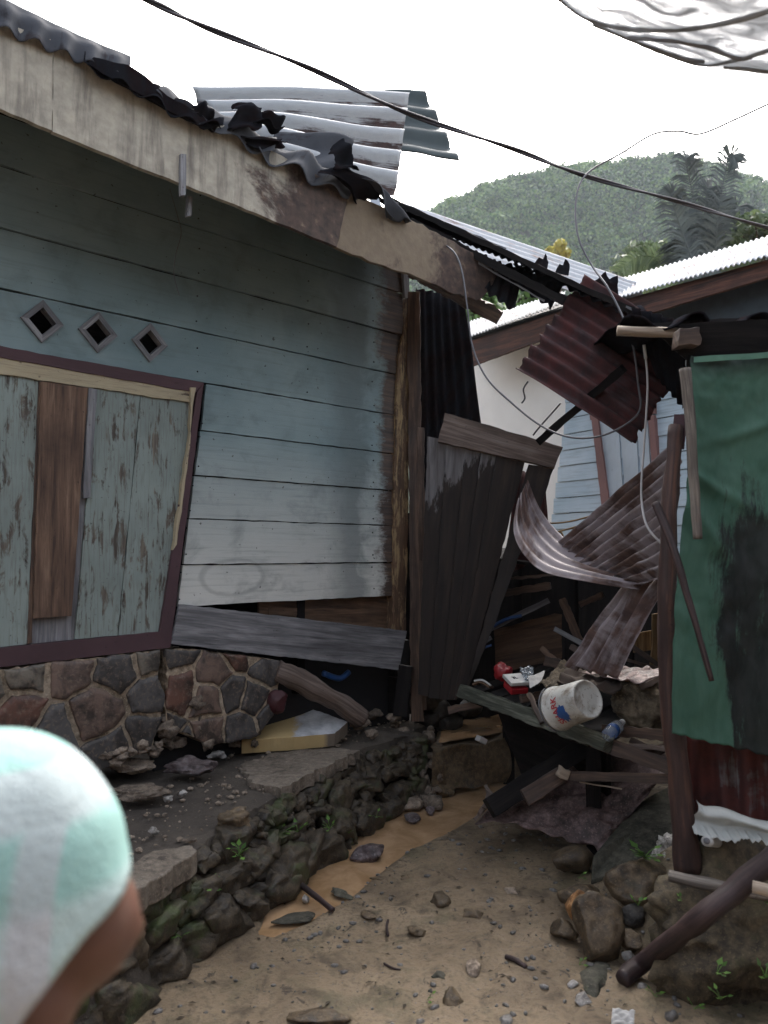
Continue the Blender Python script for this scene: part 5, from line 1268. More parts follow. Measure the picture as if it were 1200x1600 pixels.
# ------------------------------------------------------------------ shed on the right
SH = empty('shed', P(1085, 1350, 3.1), 'rough pole shed on the right with a dark wavy roof and red sheet wall', 'shed')
bm = new_bm(); tube(bm, [P(1056, 665, 3.2), P(1044, 850, 3.15), P(1045, 1050, 3.12), P(1062, 1220, 3.1), P(1074, 1360, 3.08)], .028, 12, 8, .25, r2=.052); obj('post', bm, M['redpost'], SH, smooth=True)
bm = new_bm(); plank(bm, P(1085, 500, 3.3), P(1092, 1340, 3.3), .07, .05, jit=.004); obj('post', bm, M['blackwood'], SH)
bm = new_bm(); plank(bm, P(1063, 648, 3.2), P(1059, 700, 3.2), .05, .04, jit=.004); obj('post_head', bm, M['maroon'], SH)
bm = new_bm(); tube(bm, [P(964, 517, 3.35), P(1050, 520, 3.3), P(1140, 526, 3.2), P(1300, 528, 3.0)], .022, 12, 6, .2); obj('purlin', bm, M['palelog'], SH, smooth=True)
bm = new_bm(); plank(bm, P(1060, 530, 3.22), P(1330, 522, 2.9), .13, .06, jit=.004); obj('beam', bm, M['blackwood'], SH)
bm = new_bm(); prism(bm, [P(1062, 512, 3.15), P(1094, 510, 3.15), P(1096, 538, 3.15), P(1060, 540, 3.15)], .08, jit=.006, seg=.02); obj('beam_end', bm, M['rotwood'], SH, bevel=.006)
# wavy dark roof, its near edge facing us
def shroof(u, v):
    x0, x1 = 975, 1420
    p = P(x0+(x1-x0)*u, 503-6*u, 3.35-.45*u) + V((.12, .75, .13))*v*1.6
    return p+V((0, 0, 1))*(.036*math.cos(2*math.pi*(u*4.55-.17))+.020*noise.noise(V((u*6, v*3, 2)))+.005*noise.noise(V((u*30, v*10, 2))))+V((0, .06*noise.noise(V((u*14, 0, 5)))*(1-v), 0))
bm = new_bm(); grid(bm, shroof, 150, 16, 2, 1.6); obj('roof', bm, M['darkzinc'], SH, smooth=True, solid=.010)
bm = new_bm(); prism(bm, [P(1010, 505, 3.5), P(1420, 480, 3.0), P(1420, 545, 3.0), P(1070, 560, 3.4)], .02); obj('roof_boards', bm, M['blackwood'], SH)
# red corrugated wall below the tarp
csheet('wall_sheet', [P(1058, 1150, 3.22), P(1420, 1150, 2.75), P(1420, 1340, 2.75), P(1066, 1290, 3.2)], 9, .016, 'redsheet', SH, seed=71, rag=.02, per=12)
bm = new_bm(); prism(bm, [P(1075, 1150, 3.5), P(1075, 560, 3.5), P(1420, 545, 3.1), P(1420, 1200, 3.1)], .02, seg=.5); obj('inner_boards', bm, M['blackwood'], SH)
for nm, a, b_ in (('side_wall', P(1085, 1150, 3.5), V((.9, 2.2, 0))), ):
    a2 = P(1420, 1150, 3.1); bm = new_bm(); prism(bm, [V((a2.x, a2.y, .25)), V((a2.x, a2.y, 2.5)), V((a2.x+.5, a2.y+1.6, 2.6)), V((a2.x+.5, a2.y+1.6, .25))], .03, toward=False, seg=1); obj('end_wall', bm, M['blackwood'], SH)
    bm = new_bm(); z_ = a.z; prism(bm, [V((a.x, a.y, .25)), V((a.x, a.y, 2.5)), V((a.x+b_.x, a.y+b_.y, 2.6)), V((a.x+b_.x, a.y+b_.y, .25))], .03, toward=False, seg=1); obj(nm, bm, M['blackwood'], SH)
bm = new_bm()
def flash(u, v):
    top = crom([P(1088, 1250, 3.07), P(1098, 1258, 3.05), P(1130, 1262, 3.0), P(1165, 1275, 2.95), P(1205, 1285, 2.9), P(1300, 1300, 2.8)], 6); bot = crom([P(1082, 1300, 3.03), P(1105, 1305, 3.0), P(1140, 1312, 2.96), P(1165, 1308, 2.93), P(1205, 1318, 2.87), P(1300, 1330, 2.78)], 6)
    f = u*(len(top)-1); i = min(len(top)-2, int(f)); a = top[i].lerp(top[i+1], f-i); b = bot[i].lerp(bot[i+1], f-i)
    rg = .02*noise.noise(V((u*24, 2, 2)))*(v if v > .8 else 0)
    return a.lerp(b, v)+V((0, -.03*math.sin(v*7)-.01*noise.noise(V((u*7, v*5, 4))), rg))
grid(bm, flash, 70, 16, 1, .2); obj('torn_flashing', bm, M['whitesheet'], SH, smooth=True, solid=.002)
bm = new_bm(); tube(bm, [P(1104, 1314, 2.98), P(1120, 1316, 3.06)], .020, 14, 3); obj('pipe_end', bm, M['white'], SH, smooth=True)
bm = new_bm(); tube(bm, [P(1104, 1314, 2.974), P(1106, 1314, 2.99)], .012, 14, 3); obj('pipe_end', bm, M['greywood'], SH, smooth=True)
# green tarpaulin hung from the beam
lft = crom([P(1080, 556, 3.1), P(1079, 620, 3.1), P(1074, 720, 3.09), P(1066, 820, 3.08), P(1056, 920, 3.06), P(1050, 1020, 3.04), P(1050, 1146, 3.02)], 6)
bot_y = [(1050, 1146), (1080, 1155), (1112, 1166), (1150, 1176), (1200, 1192), (1300, 1215), (1420, 1230)]
def tarpf(u, v):
    f = v*(len(lft)-1); i = min(len(lft)-2, int(f)); a = lft[i].lerp(lft[i+1], f-i)
    yb = 1146+min(90, 345*u*.28); b0 = P(1420, 545, 2.7); b1 = P(1420, 1232, 2.62)
    b = b0.lerp(b1, v); p = a.lerp(b, u)
    sag = .012*math.sin(u*9.4)*(1-v)
    # folds pulling away from the pole at mid height
    fx, fy = u, v
    fold = .035*math.exp(-((v-.36-.22*u)/.018)**2)*math.exp(-(u/.28)**2)+.03*math.exp(-((v-.44-.5*u)/.03)**2)*math.exp(-((u-.05)/.2)**2)+.018*math.exp(-((v-.30+.2*u)/.014)**2)*math.exp(-((u-.3)/.2)**2)
    wr = .022*noise.noise(V((u*5, v*3, 1)))+.012*noise.noise(V((u*7+v*5, v*13, 6)))+.005*noise.noise(V((u*30, v*34, 2)))
    edge_ = .012*noise.noise(V((v*16, 1, 1)))*(1-u)**6
    return p+V((edge_, -(fold+wr), -sag+(.010*noise.noise(V((u*24, 7, 7))) if v > .98 else 0)))
bm = new_bm(); grid(bm, tarpf, 90, 150, 1, 1, off=(0, 0))
uvl = bm.loops.layers.uv.verify()
for f in bm.faces:
    for l in f.loops: l[uvl].uv = (l[uvl].uv[0]*1.5, 1-l[uvl].uv[1])
obj('tarpaulin', bm, M['tarp'], smooth=True, solid=.002, label='green tarpaulin with black mould stains covering the shed front', cat='tarpaulin')
bm = new_bm(); plank(bm, P(1084, 562, 3.07), P(1420, 540, 2.68), .022, .006, jit=.002); obj('hem_strip', bm, plain('pale_green_hem', (.11, .26, .20), .6), label='pale green folded strip along the top of the tarpaulin', cat='strip')
# loose poles against the shed
bm = new_bm(); tube(bm, [P(1070, 576, 3.0), P(1078, 650, 2.99), P(1084, 750, 2.97), P(1090, 842, 2.95)], .021, 12, 8, .3, r2=.017); obj('pole', bm, M['greylog'], smooth=True, label='grey bark pole hanging down the left edge of the tarpaulin', cat='pole')
bm = new_bm(); tube(bm, [P(1024, 786, 3.05), P(1050, 850, 2.98), P(1080, 950, 2.92), P(1112, 1064, 2.88)], .018, 12, 8, .3, r2=.010); obj('pole', bm, M['log'], smooth=True, label='thin brown stick leaning across the tarpaulin edge', cat='stick')
bm = new_bm(); tube(bm, [G(972, 1530, .03), G(1010, 1500, .075), P(1090, 1438, 2.62), P(1150, 1390, 2.62), P(1215, 1336, 2.62), P(1330, 1250, 2.6)], .031, 14, 8, .22, r2=.040); obj('fallen_log', bm, M['log'], smooth=True, label='thick dark fallen log slanting over the boulder', cat='log')
bm = new_bm(); tube(bm, [P(1045, 1368, 2.98), P(1090, 1378, 2.93), P(1140, 1388, 2.86), P(1230, 1404, 2.75)], .022, 10, 6, .25); obj('pole', bm, M['greylog'], smooth=True, label='short grey pole lying flat under the fallen log', cat='pole')
bm = new_bm(); tube(bm, [P(1176, 1385, 2.55), P(1230, 1398, 2.5)], .020, 10, 4, .25); obj('pole', bm, M['palelog'], smooth=True, label='pale pole end sticking out right of the fallen log', cat='pole')

# ------------------------------------------------------------------ cables
def cable(px, r, mat, label, name='cable', k=6, sub=10):
    bm = new_bm(); tube(bm, [P(*p) for p in px], r, k, sub); return obj(name, bm, M[mat], smooth=True, label=label, cat='cable')
TC = empty('twisted_cable', P(600, 155, 4.2), 'thick black twisted power cable crossing the whole sky', 'cable')
main = [P(-60, -90, 2.5), P(120, -45, 2.8), P(230, 0, 3.1), P(320, 42, 3.3), P(480, 105, 3.6), P(640, 178, 3.9), P(800, 232, 4.2), P(912, 274, 4.45), P(1060, 315, 4.7), P(1200, 356, 5.0), P(1400, 410, 5.4)]
cc = crom(main, 16)
for ph in (0, math.pi):
    pts = []
    for i, p in enumerate(cc):
        a = i*.20+ph; t = (cc[min(len(cc)-1, i+1)]-cc[max(0, i-1)]).normalized(); s = t.cross(V((0, 0, 1))).normalized(); q = s.cross(t)
        pts.append(p+(s*math.cos(a)+q*math.sin(a))*.0066)
    bm = new_bm(); tube(bm, pts, .0072, 8, 2); obj('strand', bm, M['cable'], TC, smooth=True)
cable([(1400, 110, 4.0), (1260, 138, 4.1), (1200, 163, 4.2), (1150, 186, 4.25), (1095, 209, 4.3), (1060, 205, 4.35), (1020, 210, 4.4), (970, 240, 4.42), (925, 265, 4.44), (905, 290, 4.4), (899, 330, 4.35), (905, 375, 4.3), (925, 415, 4.25), (950, 450, 4.1), (975, 500, 4.0), (990, 545, 3.95), (997, 600, 3.95), (1000, 640, 3.95), (975, 665, 4.0), (935, 682, 4.05), (890, 683, 4.1), (845, 665, 4.2), (800, 630, 4.3), (760, 590, 4.4), (738, 540, 4.5), (730, 480, 4.5), (722, 425, 4.55), (710, 395, 4.6), (688, 378, 4.7)], .0055, 'cable2', 'long grey wire looping from the sky down to the eave')
cable([(1005, 530, 3.85), (1012, 600, 3.85), (1006, 700, 3.85), (1002, 770, 3.85), (1010, 820, 3.75), (1034, 850, 3.7)], .006, 'wcable', 'white wire hanging down over the purple grey sheet')
cable([(1005, 530, 3.84), (1009, 560, 3.84)], .009, 'wcable', 'short thick white sleeve at the top of the white wire')
cable([(265, 295, 4.0), (278, 340, 4.0), (283, 365, 4.0), (274, 400, 4.0), (272, 430, 4.02), (280, 462, 4.05)], .0022, 'cable2', 'thin curled wire hanging in the shade under the eave')
cable([(825, 596, 4.55), (818, 608, 4.55), (820, 622, 4.55), (815, 630, 4.55)], .005, 'cable', 'short frayed wire end dangling before the white wall')
cable([(876, 630, 5.0), (845, 665, 5.1), (833, 680, 5.15)], .006, 'cable', 'straight dark wire stay beside the black prop')
# ------------------------------------------------------------------ plastic awning at the upper right
lo2 = crom([P(700, -170, 2.0), P(862, -12, 2.15), P(895, 20, 2.2), P(935, 42, 2.22), P(1000, 72, 2.25), P(1060, 94, 2.28), P(1110, 106, 2.3), P(1200, 118, 2.32), P(1420, 150, 2.4)], 6)
up2 = crom([P(800, -400, 1.2), P(960, -330, 1.2), P(1060, -300, 1.2), P(1130, -300, 1.25), P(1200, -300, 1.25), P(1280, -300, 1.3), P(1340, -300, 1.3), P(1400, -300, 1.35), P(1500, -300, 1.4)], 6)
AW = empty('plastic_awning', P(1150, 100, 2.3), 'clear plastic awning sheet sagging at the upper right corner', 'awning')
def awn(u, v):
    f = u*(len(lo2)-1); i = min(len(lo2)-2, int(f)); a = lo2[i].lerp(lo2[i+1], f-i); b = up2[i].lerp(up2[i+1], f-i)
    p = a.lerp(b, v); return p+V((0, 0, -.10*math.sin(3.14*v)+.014*noise.noise(V((u*9, v*3, 1)))*min(1, v*8)+.004*noise.noise(V((u*30+v*8, v*12, 4)))))
bm = new_bm(); grid(bm, awn, 100, 50, 2, 1); obj('sheet', bm, M['awning'], AW, smooth=True, solid=.001)
def proj(p):
    q = p-CAM; f = V((0, math.cos(PITCH), math.sin(PITCH))); up_v = V((0, -math.sin(PITCH), math.cos(PITCH))); d = q.dot(f)
    return (600+1200*q.x/d, 800-1200*q.dot(up_v)/d)
SAMP = [(proj(p), p) for p in (awn(i/160, j/80) for i in range(161) for j in range(81))]
def on_awn(x, y):
    """point of the sagging sheet itself, on its underside"""
    near = sorted(SAMP, key=lambda s: (s[0][0]-x)**2+(s[0][1]-y)**2)[:4]
    d = sum(s[1].y for s in near)/4; return P(x, y, d-.012)
def hemf(px, wd, mat='hem'):
    bm = new_bm(); cl = crom([on_awn(p[0], p[1]) for p in px], 8)
    def f(u, v):
        ff = u*(len(cl)-1); i = min(len(cl)-2, int(ff)); p = cl[i].lerp(cl[i+1], ff-i); return p+V((0, -.004*math.sin(v*3.14), (v-.5)*wd*.8*(1+.25*noise.noise(V((u*8, 1, 1))))))
    grid(bm, f, 90, 4, 2, .1); obj('hem', bm, M[mat], AW, smooth=True, solid=.003)
hemf([(850, -20, 1.75), (885, 8, 1.79), (925, 32, 1.81), (965, 43, 1.83), (1020, 47, 1.84), (1080, 45, 1.85), (1140, 35, 1.85), (1200, 18, 1.85), (1330, -30, 1.85)], .018)
hemf([(925, 38, 1.84), (1000, 68, 1.85), (1060, 92, 1.87), (1100, 101, 1.87), (1140, 96, 1.87), (1200, 79, 1.87), (1330, 30, 1.87)], .017)
hemf([(1130, 104, 1.94), (1200, 112, 1.95), (1420, 140, 2.03)], .018)
# darker grey bands for the pleats
for px, wd in (([(980, 58, 1.84), (1040, 62, 1.84), (1100, 72, 1.84), (1150, 90, 1.85), (1175, 88, 1.85)], .022), ([(985, 62, 1.85), (1030, 78, 1.85), (1070, 92, 1.85), (1100, 96, 1.85)], .018)):
    hemf(px, wd, 'darkhem') if 'darkhem' in M else (M.__setitem__('darkhem', plain('dirty_pleat', (.15, .145, .145), .5)), hemf(px, wd, 'darkhem'))

# ------------------------------------------------------------------ hill, trees
prof = [(-900, 700), (-300, 600), (200, 470), (500, 400), (640, 378), (700, 350), (770, 325), (850, 303), (905, 291), (960, 289), (1020, 284), (1060, 281), (1120, 300), (1200, 315), (1500, 380), (2000, 520), (2600, 700)]
def ridge(px):
    for (a, ya), (b, yb) in zip(prof, prof[1:]):
        if px <= b: t = max(0, (px-a)/(b-a)); return ya+(yb-ya)*t
    return 700
def hill(px, t):
    d = 130+150*t; y = ridge(px); p = P(px, y, 280); zt = p.z; s = (math.sin((t-.5)*math.pi)+1)/2
    q = P(px, 865, d); z = zt*s**.85; z += 5*noise.noise(V((q.x*.03, q.y*.03, 1)))*t; return V((q.x, q.y, z-1))
bm = new_bm(); grid(bm, lambda u, v: hill(-900+3500*u, v), 90, 24)
bm2 = bm; obj('hill', bm, plain('hill_soil', (.05, .07, .03), .9), smooth=True, kind='structure', keep=True)
R = random.Random(17); 
rng = np.random.default_rng(5); VV = []; FF = []; base_n = 0
def crown_quads(c, rad, n, size, up=.3):
    """random leaf clumps through a crown: many small bent quads"""
    d = rng.normal(size=(n, 3)); d /= np.linalg.norm(d, axis=1)[:, None]; r = rng.random(n)**.35
    p = d*r[:, None]*np.array(rad); p[:, 2] = np.where(p[:, 2] < -rad[2]*.5, -p[:, 2]*.5, p[:, 2]); p += np.array(c)
    nn = d+rng.normal(size=(n, 3))*.6+np.array([0, 0, up]); nn /= np.linalg.norm(nn, axis=1)[:, None]
    a = np.cross(nn, rng.normal(size=(n, 3))); a /= np.linalg.norm(a, axis=1)[:, None]; b = np.cross(nn, a)
    s = size*(.5+rng.random(n))[:, None]
    return np.stack([p-a*s, p-b*s*.7+nn*s*.15, p+a*s, p+b*s*.7-nn*s*.15], 1).reshape(-1, 3)
def quads_obj(name, blocks, mat, parent=None, **k):
    v = np.concatenate(blocks); n = len(v)//4; me = bpy.data.meshes.new(name)
    me.vertices.add(len(v)); me.vertices.foreach_set('co', v.astype(np.float32).ravel())
    me.loops.add(n*4); me.loops.foreach_set('vertex_index', np.arange(n*4, dtype=np.int32)); me.polygons.add(n); me.polygons.foreach_set('loop_start', np.arange(0, n*4, 4, dtype=np.int32))
    me.update(calc_edges=True); me.validate(); me.materials.append(mat); o = bpy.data.objects.new(name, me); COL.objects.link(o)
    if parent: o.parent = parent; me.transform(Matrix.Translation(-root_loc(parent)))
    return tag(o, **k)
bl = []
for i in range(2400):
    px = R.uniform(560, 1330); t = R.uniform(.35, 1.0)**.8; p = hill(px, t); r = R.uniform(1.8, 4.2)*(1.4 if R.random() < .06 else 1)
    n_ = int(110*r/2.8) if t > .45 else 25
    bl.append(crown_quads((p.x, p.y, p.z+r*.55), (r*1.1, r*1.1, r*.95), n_, .48))
quads_obj('hill_forest', bl, M['hillleaf'], kind='stuff', label='dense green forest covering the distant hill', cat='forest')
def tree(name, c, h, rad, n, size, mat, label, cat='tree', clumps=14, seed=1, group=None):
    T = empty(name, V((c.x, c.y, .3)), label, cat, group); R = random.Random(seed); bl = []
    bm = new_bm(); top = V((c.x, c.y, h)); tube(bm, [V((c.x, c.y, .25)), V((c.x+.1, c.y, h*.5)), top], rad*.09, 10, 4, .2, r2=rad*.04)
    for i in range(clumps):
        d = V((R.gauss(0, 1), R.gauss(0, 1), R.gauss(0, .8))).normalized()*R.uniform(.3, .85); q = V((c.x+d.x*rad, c.y+d.y*rad, h+d.z*rad*.85)); k_ = R.uniform(.28, .5)*rad
        bl.append(crown_quads(q, (k_, k_, k_*.75), n//clumps, size)); tube(bm, [V((c.x, c.y, h*.6)), top.lerp(q, .5)+V((0, 0, -.1)), q], rad*.03, 6, 3, r2=rad*.01)
    obj('trunk', bm, M['trunk'], T, smooth=True); quads_obj('crown', bl, M[mat], T); return T
c = P(765, 492, 13.5); tree('broadleaf_tree', c, c.z, 1.3, 5000, .06, 'treeleaf', 'bright green bush seen through the gap under the eave', 'bush', 16, 3)
c = P(1010, 425, 30); tree('broadleaf_tree', c, c.z, 1.7, 3500, .12, 'palegreen', 'pale green feathery tree left of the palm', 'tree', 14, 4)
c = P(1190, 372, 22); tree('broadleaf_tree', c, c.z, 1.1, 1500, .10, 'palegreen', 'sparse green tree right of the palm', 'tree', 12, 5)
c = P(876, 400, 50); tree('broadleaf_tree', c, c.z, 1.1, 900, .14, 'yellowleaf', 'small yellow-leaved tree at the foot of the hill', 'tree', 8, 6)
c = P(1035, 275, 265); tree('broadleaf_tree', c, c.z, 5.5, 1600, .6, 'hillleaf', 'tall rounded tree standing out on the hill crest', 'tree', 14, 7)
# palm: upright feathery fronds
pb = P(1105, 470, 22); PT = empty('palm_tree', V((pb.x, pb.y, .3)), 'dark palm with upright feathery fronds above the neighbour roof', 'palm')
bm = new_bm(); tube(bm, [V((pb.x, pb.y, .25)), V((pb.x+.1, pb.y, 4)), pb], .2, 12, 6, .15); obj('trunk', bm, M['trunk'], PT, smooth=True)
R = random.Random(23)
frs = [((1100, 430), (1090, 340), (1072, 250), (1090, 262)), ((1115, 430), (1122, 340), (1138, 248), (1152, 252)), ((1095, 440), (1068, 370), (1050, 310), (1052, 300)), ((1108, 440), (1108, 370), (1105, 300), (1112, 290)), ((1120, 445), (1138, 380), (1150, 325), (1160, 335)),
       ((1095, 445), (1040, 410), (1000, 400), (965, 425)), ((1098, 450), (1060, 425), (1030, 418), (1000, 440)), ((1125, 445), (1160, 400), (1185, 370), (1200, 375)), ((1100, 440), (1082, 380), (1075, 330), (1085, 322)), ((1118, 440), (1128, 390), (1132, 340), (1140, 332)), ((1105, 440), (1095, 400), (1088, 360), (1086, 352)), ((1125, 450), (1150, 410), (1160, 390), (1170, 400)), ((1110, 440), (1118, 385), (1120, 320), (1128, 305)), ((1100, 450), (1070, 415), (1055, 380), (1050, 372))]
for fi, pp in enumerate(frs):
    dep = 22+R.uniform(-1, 1); cl = crom([P(x, y, dep+R.uniform(-.3, .3)) for x, y in pp], 14); bm = new_bm(); tube(bm, cl, .028, 5, 1, r2=.008)
    uvl = bm.loops.layers.uv.verify(); n_ = len(cl)
    sub = 2
    for i in range(3, n_*sub-sub):
        f = i/sub; a = int(f); p = cl[a].lerp(cl[min(n_-1, a+1)], f-a); t = (cl[min(n_-1, a+1)]-cl[max(0, a-1)]).normalized()
        q = f/n_; ln = .62*math.sin(min(1, .22+q)*math.pi*.80)+.12
        for sgn in (-1, 1):
            side = t.cross(V((0, 1, 0))).normalized()*sgn; dr = (side*1.0+t*.75+V((R.uniform(-.2, .2), R.uniform(-.6, .6), -.1))).normalized()
            m1 = p+dr*ln*.5; e1 = p+dr*ln*.9+V((0, 0, -.28*ln)); w_ = t*.024
            vs_ = [bm.verts.new(v) for v in (p-w_, p+w_, m1+w_*1.2, m1-w_*1.2)]; ev = bm.verts.new(e1)
            bm.faces.new(vs_); bm.faces.new((vs_[3], vs_[2], ev))
    obj('frond', bm, M['palegreen' if fi in (5, 6, 11) else 'palmleaf'], PT)

# ------------------------------------------------------------------ small weeds
def weed(bm, p, s, n, seed):
    R = random.Random(seed)
    for i in range(n):
        a = R.uniform(0, 6.28); d = V((math.cos(a), math.sin(a)-.4, R.uniform(.3, 1.3))).normalized(); l = s*R.uniform(.5, 1); q = p+d*l; tube(bm, [p, p+d*l*.5+V((0, 0, l*.1)), q], s*.03, 4, 2, cap=False)
        w_ = s*R.uniform(.22, .36); sd_ = d.cross(V((0, 0, 1))).normalized()*w_; f_ = (d+V((0, -.3, -.2))).normalized()*w_*1.3
        c0 = bm.verts.new(q); l1 = bm.verts.new(q+f_*.6+sd_*.8); l2 = bm.verts.new(q+f_*1.7); l3 = bm.verts.new(q+f_*.6-sd_*.8); bm.faces.new((c0, l1, l2, l3))
bm = new_bm()
WE = [((315, 1392), .22, .05, 5, 'weed on the wall under the pale slab'), ((345, 1388), .2, .05, 4, 'weed beside a mossy stone of the retaining wall'), ((283, 1465), .12, .05, 4, 'lowest weed growing in the retaining wall'), ((372, 1338), .3, .06, 7, 'weed at the top of the wall below the edge stone'), ((375, 1330), .3, .045, 5, 'tiny weed just above another near the wall top'), ((440, 1305), .2, .06, 9, 'leafy clump of weeds in the dark part of the wall'), ((465, 1300), .2, .055, 8, 'second leafy clump right beside the first'), ((515, 1296), .14, .05, 9, 'small green weed near the stream and wall'), ((545, 1302), .08, .035, 4, 'tiny sprig near the foot of the wall'), ((588, 1277), .08, .04, 4, 'bright sprig by the stream edge'), ((465, 1360), .04, .04, 7, 'weed at the upper end of the stick'), ((400, 1310), .25, .035, 4, 'tiny sprig left of the leafy clumps'),
      ((1007, 1340), .27, .07, 14, 'leafy green weed between mossy slab and white lump'), ((905, 1372), .1, .03, 4, 'tiny weed by the squarish stone'), ((997, 1415), .2, .035, 4, 'sprig on the wide brown boulder'), ((1120, 1523), .2, .04, 5, 'small clover on the boulder below the log'), ((1126, 1562), .08, .035, 5, 'clover on the sand right of the log tip'), ((1196, 1528), .18, .05, 6, 'weed at the right edge of the boulder'), ((1022, 1555), .02, .03, 5, 'pale moss sprig beyond the log tip'), ((1195, 1410), .35, .04, 5, 'weed above the boulder at the right edge'), ((1143, 1338), .4, .035, 3, 'lone sprout in the dark hole under the shed'), ((1085, 1577), .03, .03, 4, 'sprout near the bottom right corner'), ((905, 1508), .01, .03, 3, 'moss sprig at the foot of the round stone'), ((668, 1562), .01, .03, 4, 'sprig beside the black pebble'), ((1065, 1408), .33, .03, 4, 'sprig under the short grey pole')]
for i, (px, z, s, n_, lb) in enumerate(WE):
    bm = new_bm(); p = G(px[0], px[1], z); weed(bm, p, s, n_, 900+i); obj('weed', bm, M['leafs'], label=lb, cat='weed', group='small weeds among the stones')
# fallen leaf litter on the sand
bm = new_bm(); R = random.Random(31)
for i in range(170):
    y = R.uniform(2.2, 4.6); x = R.uniform(-.8, .95)
    if x < -.95+(y-2.76)*.52+.12: continue
    s = R.uniform(.006, .02); a = R.uniform(0, 6.28); z = hgt(x, y)+.004; ca, sa = math.cos(a)*s, math.sin(a)*s
    bm.faces.new([bm.verts.new(q) for q in ((x-ca, y-sa, z), (x+sa*.4, y-ca*.4, z+.003), (x+ca, y+sa, z), (x-sa*.4, y+ca*.4, z+.004))])
obj('leaf_litter', bm, plain('dead_leaf', (.05, .035, .022), .8), kind='stuff', label='small dead leaves and bits of bark strewn on the sand', cat='leaf litter', keep=True)

# ------------------------------------------------------------------ added unseen houses that block low sky light behind and beside the photographer
def sky_block_house(name, a, b, h, label, mat, eave, depth):
    a, b = V(a), V(b); n_ = V(((b-a).y, -(b-a).x, 0)).normalized(); mid = (a+b)/2
    if n_.dot(V((0, 1, 0))-mid) < 0: n_ = -n_
    T = empty(name, mid, label, 'house'); bm = new_bm()
    k = 0; z = 0
    while z < h:
        prism(bm, [a+V((0, 0, z)), b+V((0, 0, z)), b+V((0, 0, z+.245)), a+V((0, 0, z+.245))], .03, toward=False, seg=2); z += .25
    obj('plank_wall', bm, M[mat], T)
    bk = -n_*depth; bm = new_bm()
    for p, q in ((a, a+bk), (b, b+bk), (a+bk, b+bk)): prism(bm, [p, q, q+V((0, 0, h)), p+V((0, 0, h))], .03, toward=False, seg=3)
    obj('outer_wall', bm, M[mat], T)
    c_ = [a+n_*eave+V((0, 0, h-.15)), b+n_*eave+V((0, 0, h-.15)), b-n_*depth*.5+V((0, 0, h+1.0)), a-n_*depth*.5+V((0, 0, h+1.0))]
    c2 = [a-n_*(depth+.3)+V((0, 0, h-.15)), b-n_*(depth+.3)+V((0, 0, h-.15)), c_[2], c_[3]]
    csheet('roof', c_, int((b-a).length/.2), .03, 'dullzinc', T, per=6); csheet('roof', c2, int((b-a).length/.2), .03, 'dullzinc', T, per=6)
    d_ = (b-a).normalized(); o_ = a.lerp(b, .4); bm = new_bm(); prism(bm, [o_+n_*.03+V((0, 0, .05)), o_+d_*.85+n_*.03+V((0, 0, .05)), o_+d_*.85+n_*.03+V((0, 0, 2.0)), o_+n_*.03+V((0, 0, 2.0))], .05, toward=False); dr = obj('door', bm, M['maroon'], T)
    bm = new_bm(); box(bm, o_+d_*.75+n_*.06+V((0, 0, 1.0)), (.03, .03, .12)); obj('handle', bm, M['greywood'], dr)
    for t in (.12, .72):
        o_ = a.lerp(b, t); bm = new_bm(); prism(bm, [o_+n_*.03+V((0, 0, .95)), o_+d_*.8+n_*.03+V((0, 0, .95)), o_+d_*.8+n_*.03+V((0, 0, 1.9)), o_+n_*.03+V((0, 0, 1.9))], .04, toward=False); obj('window', bm, M['shutter'], T)
sky_block_house('sky_block_house', (-6, -2.4, 0), (5.5, -3.0, 0), 3.3, 'added plank house behind the photographer, blocking low sky light', 'brownboard', .8, 3)
sky_block_house('sky_block_house', (3.6, -2.6, 0), (3.9, 1.9, 0), 3.0, 'added plank house on the right beyond the shed, blocking low sky light', 'greywood', .7, 2.5)
# ------------------------------------------------------------------ the person close on the left, seen from behind
HC = P(8, 1395, .68)                      # middle of the head
PR = empty('person', V((HC.x-.04, HC.y, 0)), 'person in a pale green and white checked cap seen from behind, dark shirt', 'person')
fw = V((.62, .68, .42)).normalized(); up = V((-.45, -.1, .90)); up = (up-fw*up.dot(fw)).normalized(); rt_ = fw.cross(up)
def HL(f, r, u): return HC+fw*f+rt_*r+up*u
def ell(bm, c, r, ax_=None, sub=3):
    t = bmesh.ops.create_icosphere(bm, subdivisions=sub, radius=1); 
    for v in t['verts']:
        p = v.co; v.co = (c+ax_[0]*(p.x*r[0])+ax_[1]*(p.y*r[1])+ax_[2]*(p.z*r[2])) if ax_ else c+V((p.x*r[0], p.y*r[1], p.z*r[2]))
HX = (fw, rt_, up)
def limb(bm, pts):
    """tapering limb through (point, radius) stations"""
    for (a, ra), (b, rb) in zip(pts, pts[1:]):
        n_ = max(3, int((b-a).length/(min(ra, rb)*.35)))
        for i in range(n_+1):
            t = i/n_; r = ra+(rb-ra)*t; tt = bmesh.ops.create_icosphere(bm, subdivisions=2, radius=r, matrix=Matrix.Translation(a.lerp(b, t)))
bm = bmesh.new()
ell(bm, HL(-.005, 0, .02), (.096, .077, .105), HX); ell(bm, HL(.03, 0, -.06), (.062, .055, .06), HX)        # skull and jaw
ell(bm, HL(.062, 0, -.095), (.024, .026, .02), HX, 2); ell(bm, HL(.088, 0, -.022), (.020, .013, .024), HX, 2); ell(bm, HL(.082, 0, -.0), (.012, .009, .02), HX, 2)
ell(bm, HL(.078, 0, -.062), (.014, .024, .008), HX, 2); ell(bm, HL(.075, 0, .022), (.018, .05, .011), HX, 2)
for s in (-1, 1):
    ell(bm, HL(-.005, .078*s, -.01), (.018, .010, .030), HX, 2); ell(bm, HL(.05, .045*s, -.035), (.03, .022, .022), HX, 2)
B0 = PR.location; sh_z = HC.z-.30; bx, by = HC.x-.06, HC.y-.03
